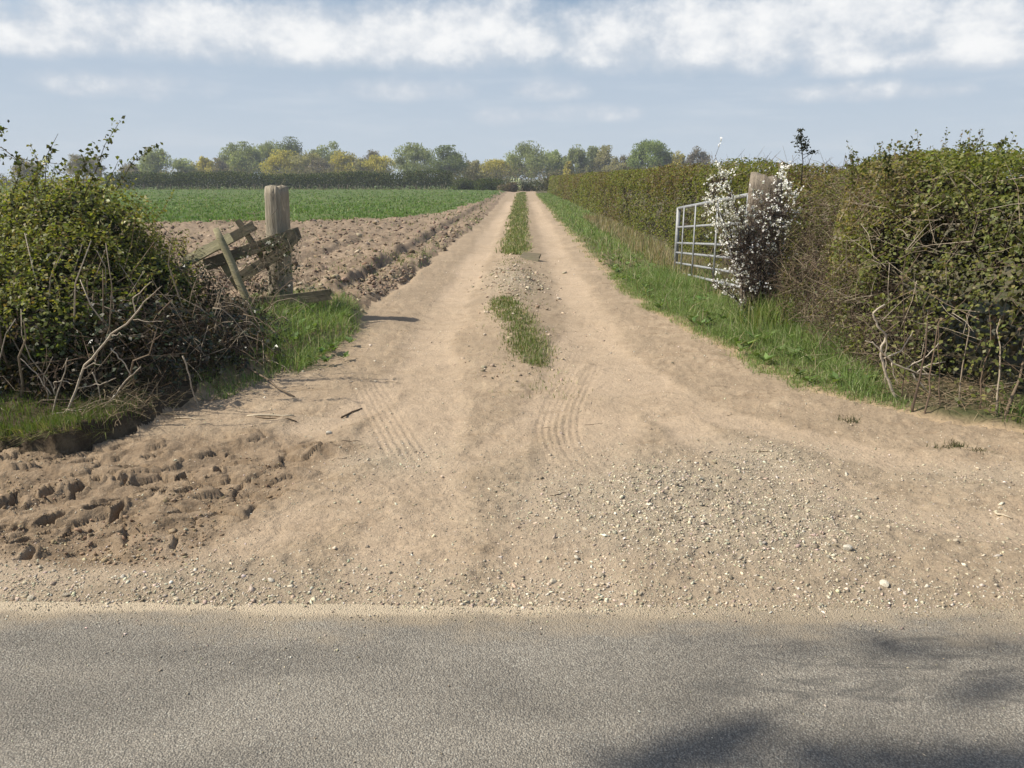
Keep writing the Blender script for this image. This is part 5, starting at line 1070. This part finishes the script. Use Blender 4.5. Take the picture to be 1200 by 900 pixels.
# trees beyond the hedge at right continue the line
# understorey and far hedge
def bush(px, base, top, wpx, Y, cols, label, name='bush', n_=1500, group=None, depth=None):
    x = (px - 612) / 930.0 * Y; H = EYE + (210 - top) / 930.0 * Y + .1; Wd = wpx / 930.0 * Y; r = thing(name, label, 'bush' if name == 'bush' else 'hedge', (x, Y, -.1), group)
    n_l = max(5, int(wpx / 6)); lx = rng.uniform(-.42, .42, n_l) * Wd; lh_ = H * rng.uniform(.62, .92, n_l)
    i = rng.integers(n_l, size=n_); dv = unit(rng.normal(size=(n_, 3))); rw = min(Wd * .3, H * .6) if name == 'bush' else H * .5
    p = np.stack([x + lx[i] + dv[:, 0] * rw, Y + dv[:, 1] * rw, -.1 + lh_[i] * .52 + dv[:, 2] * lh_[i] * .50], 1) + rng.normal(size=(n_, 3)) * H * .04
    v, f = leaf_geo(p, unit(rng.normal(size=p.shape) + dv + [0, 0, .4]), rng.uniform(.18, .40, n_) * Y / 130, .6); build('foliage', v, [f], CROWN, r, tint4(palette(n_, cols, None, .2)))
    tb = Tubes()
    for j in range(n_l): tb.add(wob((x + lx[j], Y, -.1), (x + lx[j] + rng.normal() * .2, Y, lh_[j] * .7), 3, .05), .06, .02, sides=4, col=(.08, .06, .04), cap=False)
    tb.build('stem', BARK, r)['kind'] = 'stuff'; return r
DG = [(0.075, 0.100, 0.034), (0.100, 0.130, 0.044), (0.055, 0.075, 0.026), (0.13, 0.145, 0.055)]
fhg = thing('hedge', 'dark far hedge closing the green field below the wood', 'hedge', (-24, 118, -.1))
n_ = 26000; px = rng.uniform(120, 530, n_); Yh = 118 + rng.uniform(-1.0, 1.0, n_); xh = (px - 612) / 930 * Yh
topz = 2.75 + .5 * fbm(xh, xh * 0, .16, 3, 131) + .35 * ss(455, 510, px); zz = topz * (1 - (np.abs(Yh - 118)) ** 2 * .5) * rng.random(n_) ** .55
p = np.stack([xh, Yh, zz - .1], 1); v, f = leaf_geo(p, unit(rng.normal(size=p.shape) + [0, -.6, .4]), rng.uniform(.14, .34, n_), .6)
build('foliage', v, [f], CROWN, fhg, tint4(palette(n_, DG, None, .25)))['kind'] = 'stuff'
tb = Tubes()
for _ in range(170):
    a = rng.uniform(130, 530); X_ = (a - 612) / 930 * 116.8; tb.add(wob((X_, 116.8, -.1), (X_ + rng.normal() * .1, 116.8, rng.uniform(.3, 1.0)), 3, .05), .05, .03, sides=4, col=[(0.30, 0.25, 0.17), (0.14, 0.11, 0.08)][rng.integers(2)], cap=False)
tb.build('stems', TWIG, fhg)['kind'] = 'stuff'
dgr = Grass(); n_ = 3500; px = rng.uniform(110, 600, n_); Yg = rng.uniform(113, 117, n_); dgr.add((px - 612) / 930 * Yg, Yg, np.full(n_, .45), np.full(n_, .10), .5, [(0.32, 0.28, 0.15), (0.22, 0.20, 0.09), (0.12, 0.14, 0.05)], None, z=np.full(n_, -.1))
dgr.build('field_margin', 'tall dry grass margin at the foot of the far hedge')
bush(545, 222, 208, 22, 112, DG, 'small dark bush right of the far hedge end'); bush(573, 222, 207, 30, 108, DG, 'dark rounded bush left of the track end')
bush(560, 220, 198, 60, 132, [(0.14, 0.135, 0.085), (0.18, 0.165, 0.115), (0.10, 0.10, 0.06)], 'grey green leafless shrubs behind the two dark bushes', n_=2600)
bush(594, 224, 212, 20, 104, [(0.24, 0.20, 0.15), (0.18, 0.15, 0.11)], 'bleached bare bush just left of the track end'); bush(604, 222, 206, 9, 106, [(0.75, 0.75, 0.70), (0.6, 0.62, 0.5)], 'small white blossoming bush at the very end of the track', n_=300)
bush(615, 222, 209, 34, 110, [(0.07, 0.085, 0.045), (0.10, 0.11, 0.06), (0.05, 0.06, 0.03)], 'dark green bush closing the end of the track', n_=1700); bush(640, 222, 203, 34, 112, [(0.13, 0.11, 0.055), (0.10, 0.105, 0.045)], 'olive brown bush right of the track end', n_=1500)
BR = [(0.21, 0.18, 0.115), (0.165, 0.15, 0.095), (0.26, 0.22, 0.15), (0.155, 0.17, 0.085)]
for px, tp, wd in ((20, 202, 90), (100, 202, 90), (165, 199, 70), (215, 196, 60), (265, 192, 60), (310, 192, 60), (355, 192, 60), (400, 193, 60), (445, 195, 60), (500, 197, 60), (545, 198, 50), (585, 194, 60), (625, 192, 60), (660, 196, 60), (705, 193, 60), (750, 193, 60), (800, 192, 60), (850, 194, 80)):
    bush(px, 215, tp, wd, 176, BR, 'brown leafless understorey thicket along the edge of the far wood', n_=900, group='understorey thickets of the far wood')

# ------------------------------------------------------------------ roadside tree across the road; its crown shades the asphalt at lower right
rt = thing('roadside_tree', 'roadside tree across the road whose long boughs shade the asphalt', 'tree', (-9.6, -4.1, 0))
tb = Tubes(); o0 = np.array([-9.6, -4.1, 0]); tb.add(wob(o0 - [0, 0, .2], o0 + [.1, 0, 8.6], 7, .006), .15, .08, sides=10, col=(.10, .08, .06))
def caster(px, py, zc):
    g = G(px, py); return g + S / S[2] * zc
crown = []
boughs = [((700, 902), (810, 872), (905, 846), 7.6, .045, 210), ((760, 905), (830, 886), (880, 866), 7.6, .05, 110), ((960, 910), (1000, 893), (1045, 880), 7.8, .05, 70), ((1075, 905), (1130, 893), (1200, 886), 8.2, .06, 190), ((1110, 930), (1190, 905), (1290, 880), 8.2, .09, 200),
          ((1110, 822), (1152, 806), (1205, 797), 8.4, .025, 90), ((880, 905), (930, 880), (970, 868), 7.9, .04, 30), ((900, 765), (970, 756), (1060, 752), 8.5, .05, 18), ((1040, 768), (1110, 760), (1190, 752), 8.6, .05, 22), ((820, 1010), (960, 985), (1150, 960), 7.8, .16, 260), ((1100, 1010), (1250, 985), (1400, 950), 8.4, .2, 260)]
for q0, q1, q2, zc, s_, n_ in boughs:
    pts = np.array([caster(*q, zc + 1.6 + dz_) for q, dz_ in ((q0, 0), (q1, .15), (q2, .3))]); s0 = o0 + [.05, 0, rng.uniform(6.0, 8.4)]
    tb.add(np.concatenate([wob(s0, pts[0], 5, .03)[:-1], pts]), .014, .004, sides=5, col=(.10, .08, .06))
    t0 = rng.random(n_) ** .8; crown.append(np.stack([np.interp(t0, [0, .5, 1], pts[:, i]) for i in range(3)], 1) + rng.normal(size=(n_, 3)) * s_ * (.5 + fbm(t0, t0 * 0, 6, 2, 201)[:, None]))
tb.build('trunk', BARK, rt)
p = np.concatenate(crown); v, f = leaf_geo(p, unit(rng.normal(size=p.shape) + S * .8), rng.uniform(.05, .09, len(p)), .7); build('crown', v, [f], LEAF, rt, tint4(palette(len(p), [(0.08, 0.11, 0.03), (0.11, 0.14, 0.04)])))

# ------------------------------------------------------------------ air
m, t = mat_new('thin_haze')
vol = t.n('ShaderNodeVolumePrincipled', {'Color': (0.86, 0.92, 1.0, 1), 'Density': 0.0007, 'Anisotropy': 0.0})
t.t.links.new(vol.outputs[0], t.n('ShaderNodeOutputMaterial').inputs[1])
hx0, hx1, hy0, hy1, hz0, hz1 = -420, 420, -40, 420, -1.2, 24.0
v = np.array([(a, b, c) for c in (hz0, hz1) for b in (hy0, hy1) for a in (hx0, hx1)], float)
#print('TRIS', sum(sum(max(p_.loop_total - 2, 1) for p_ in me.polygons) if len(me.polygons) < 5000 else len(me.loops) - 2 * len(me.polygons) for me in bpy.data.meshes))
tag(build('haze', v, [np.array([(0, 2, 3, 1), (4, 5, 7, 6), (0, 1, 5, 4), (2, 6, 7, 3), (0, 4, 6, 2), (1, 3, 7, 5)])], m), 'thin pale spring haze over the fields', 'haze', kind='stuff')
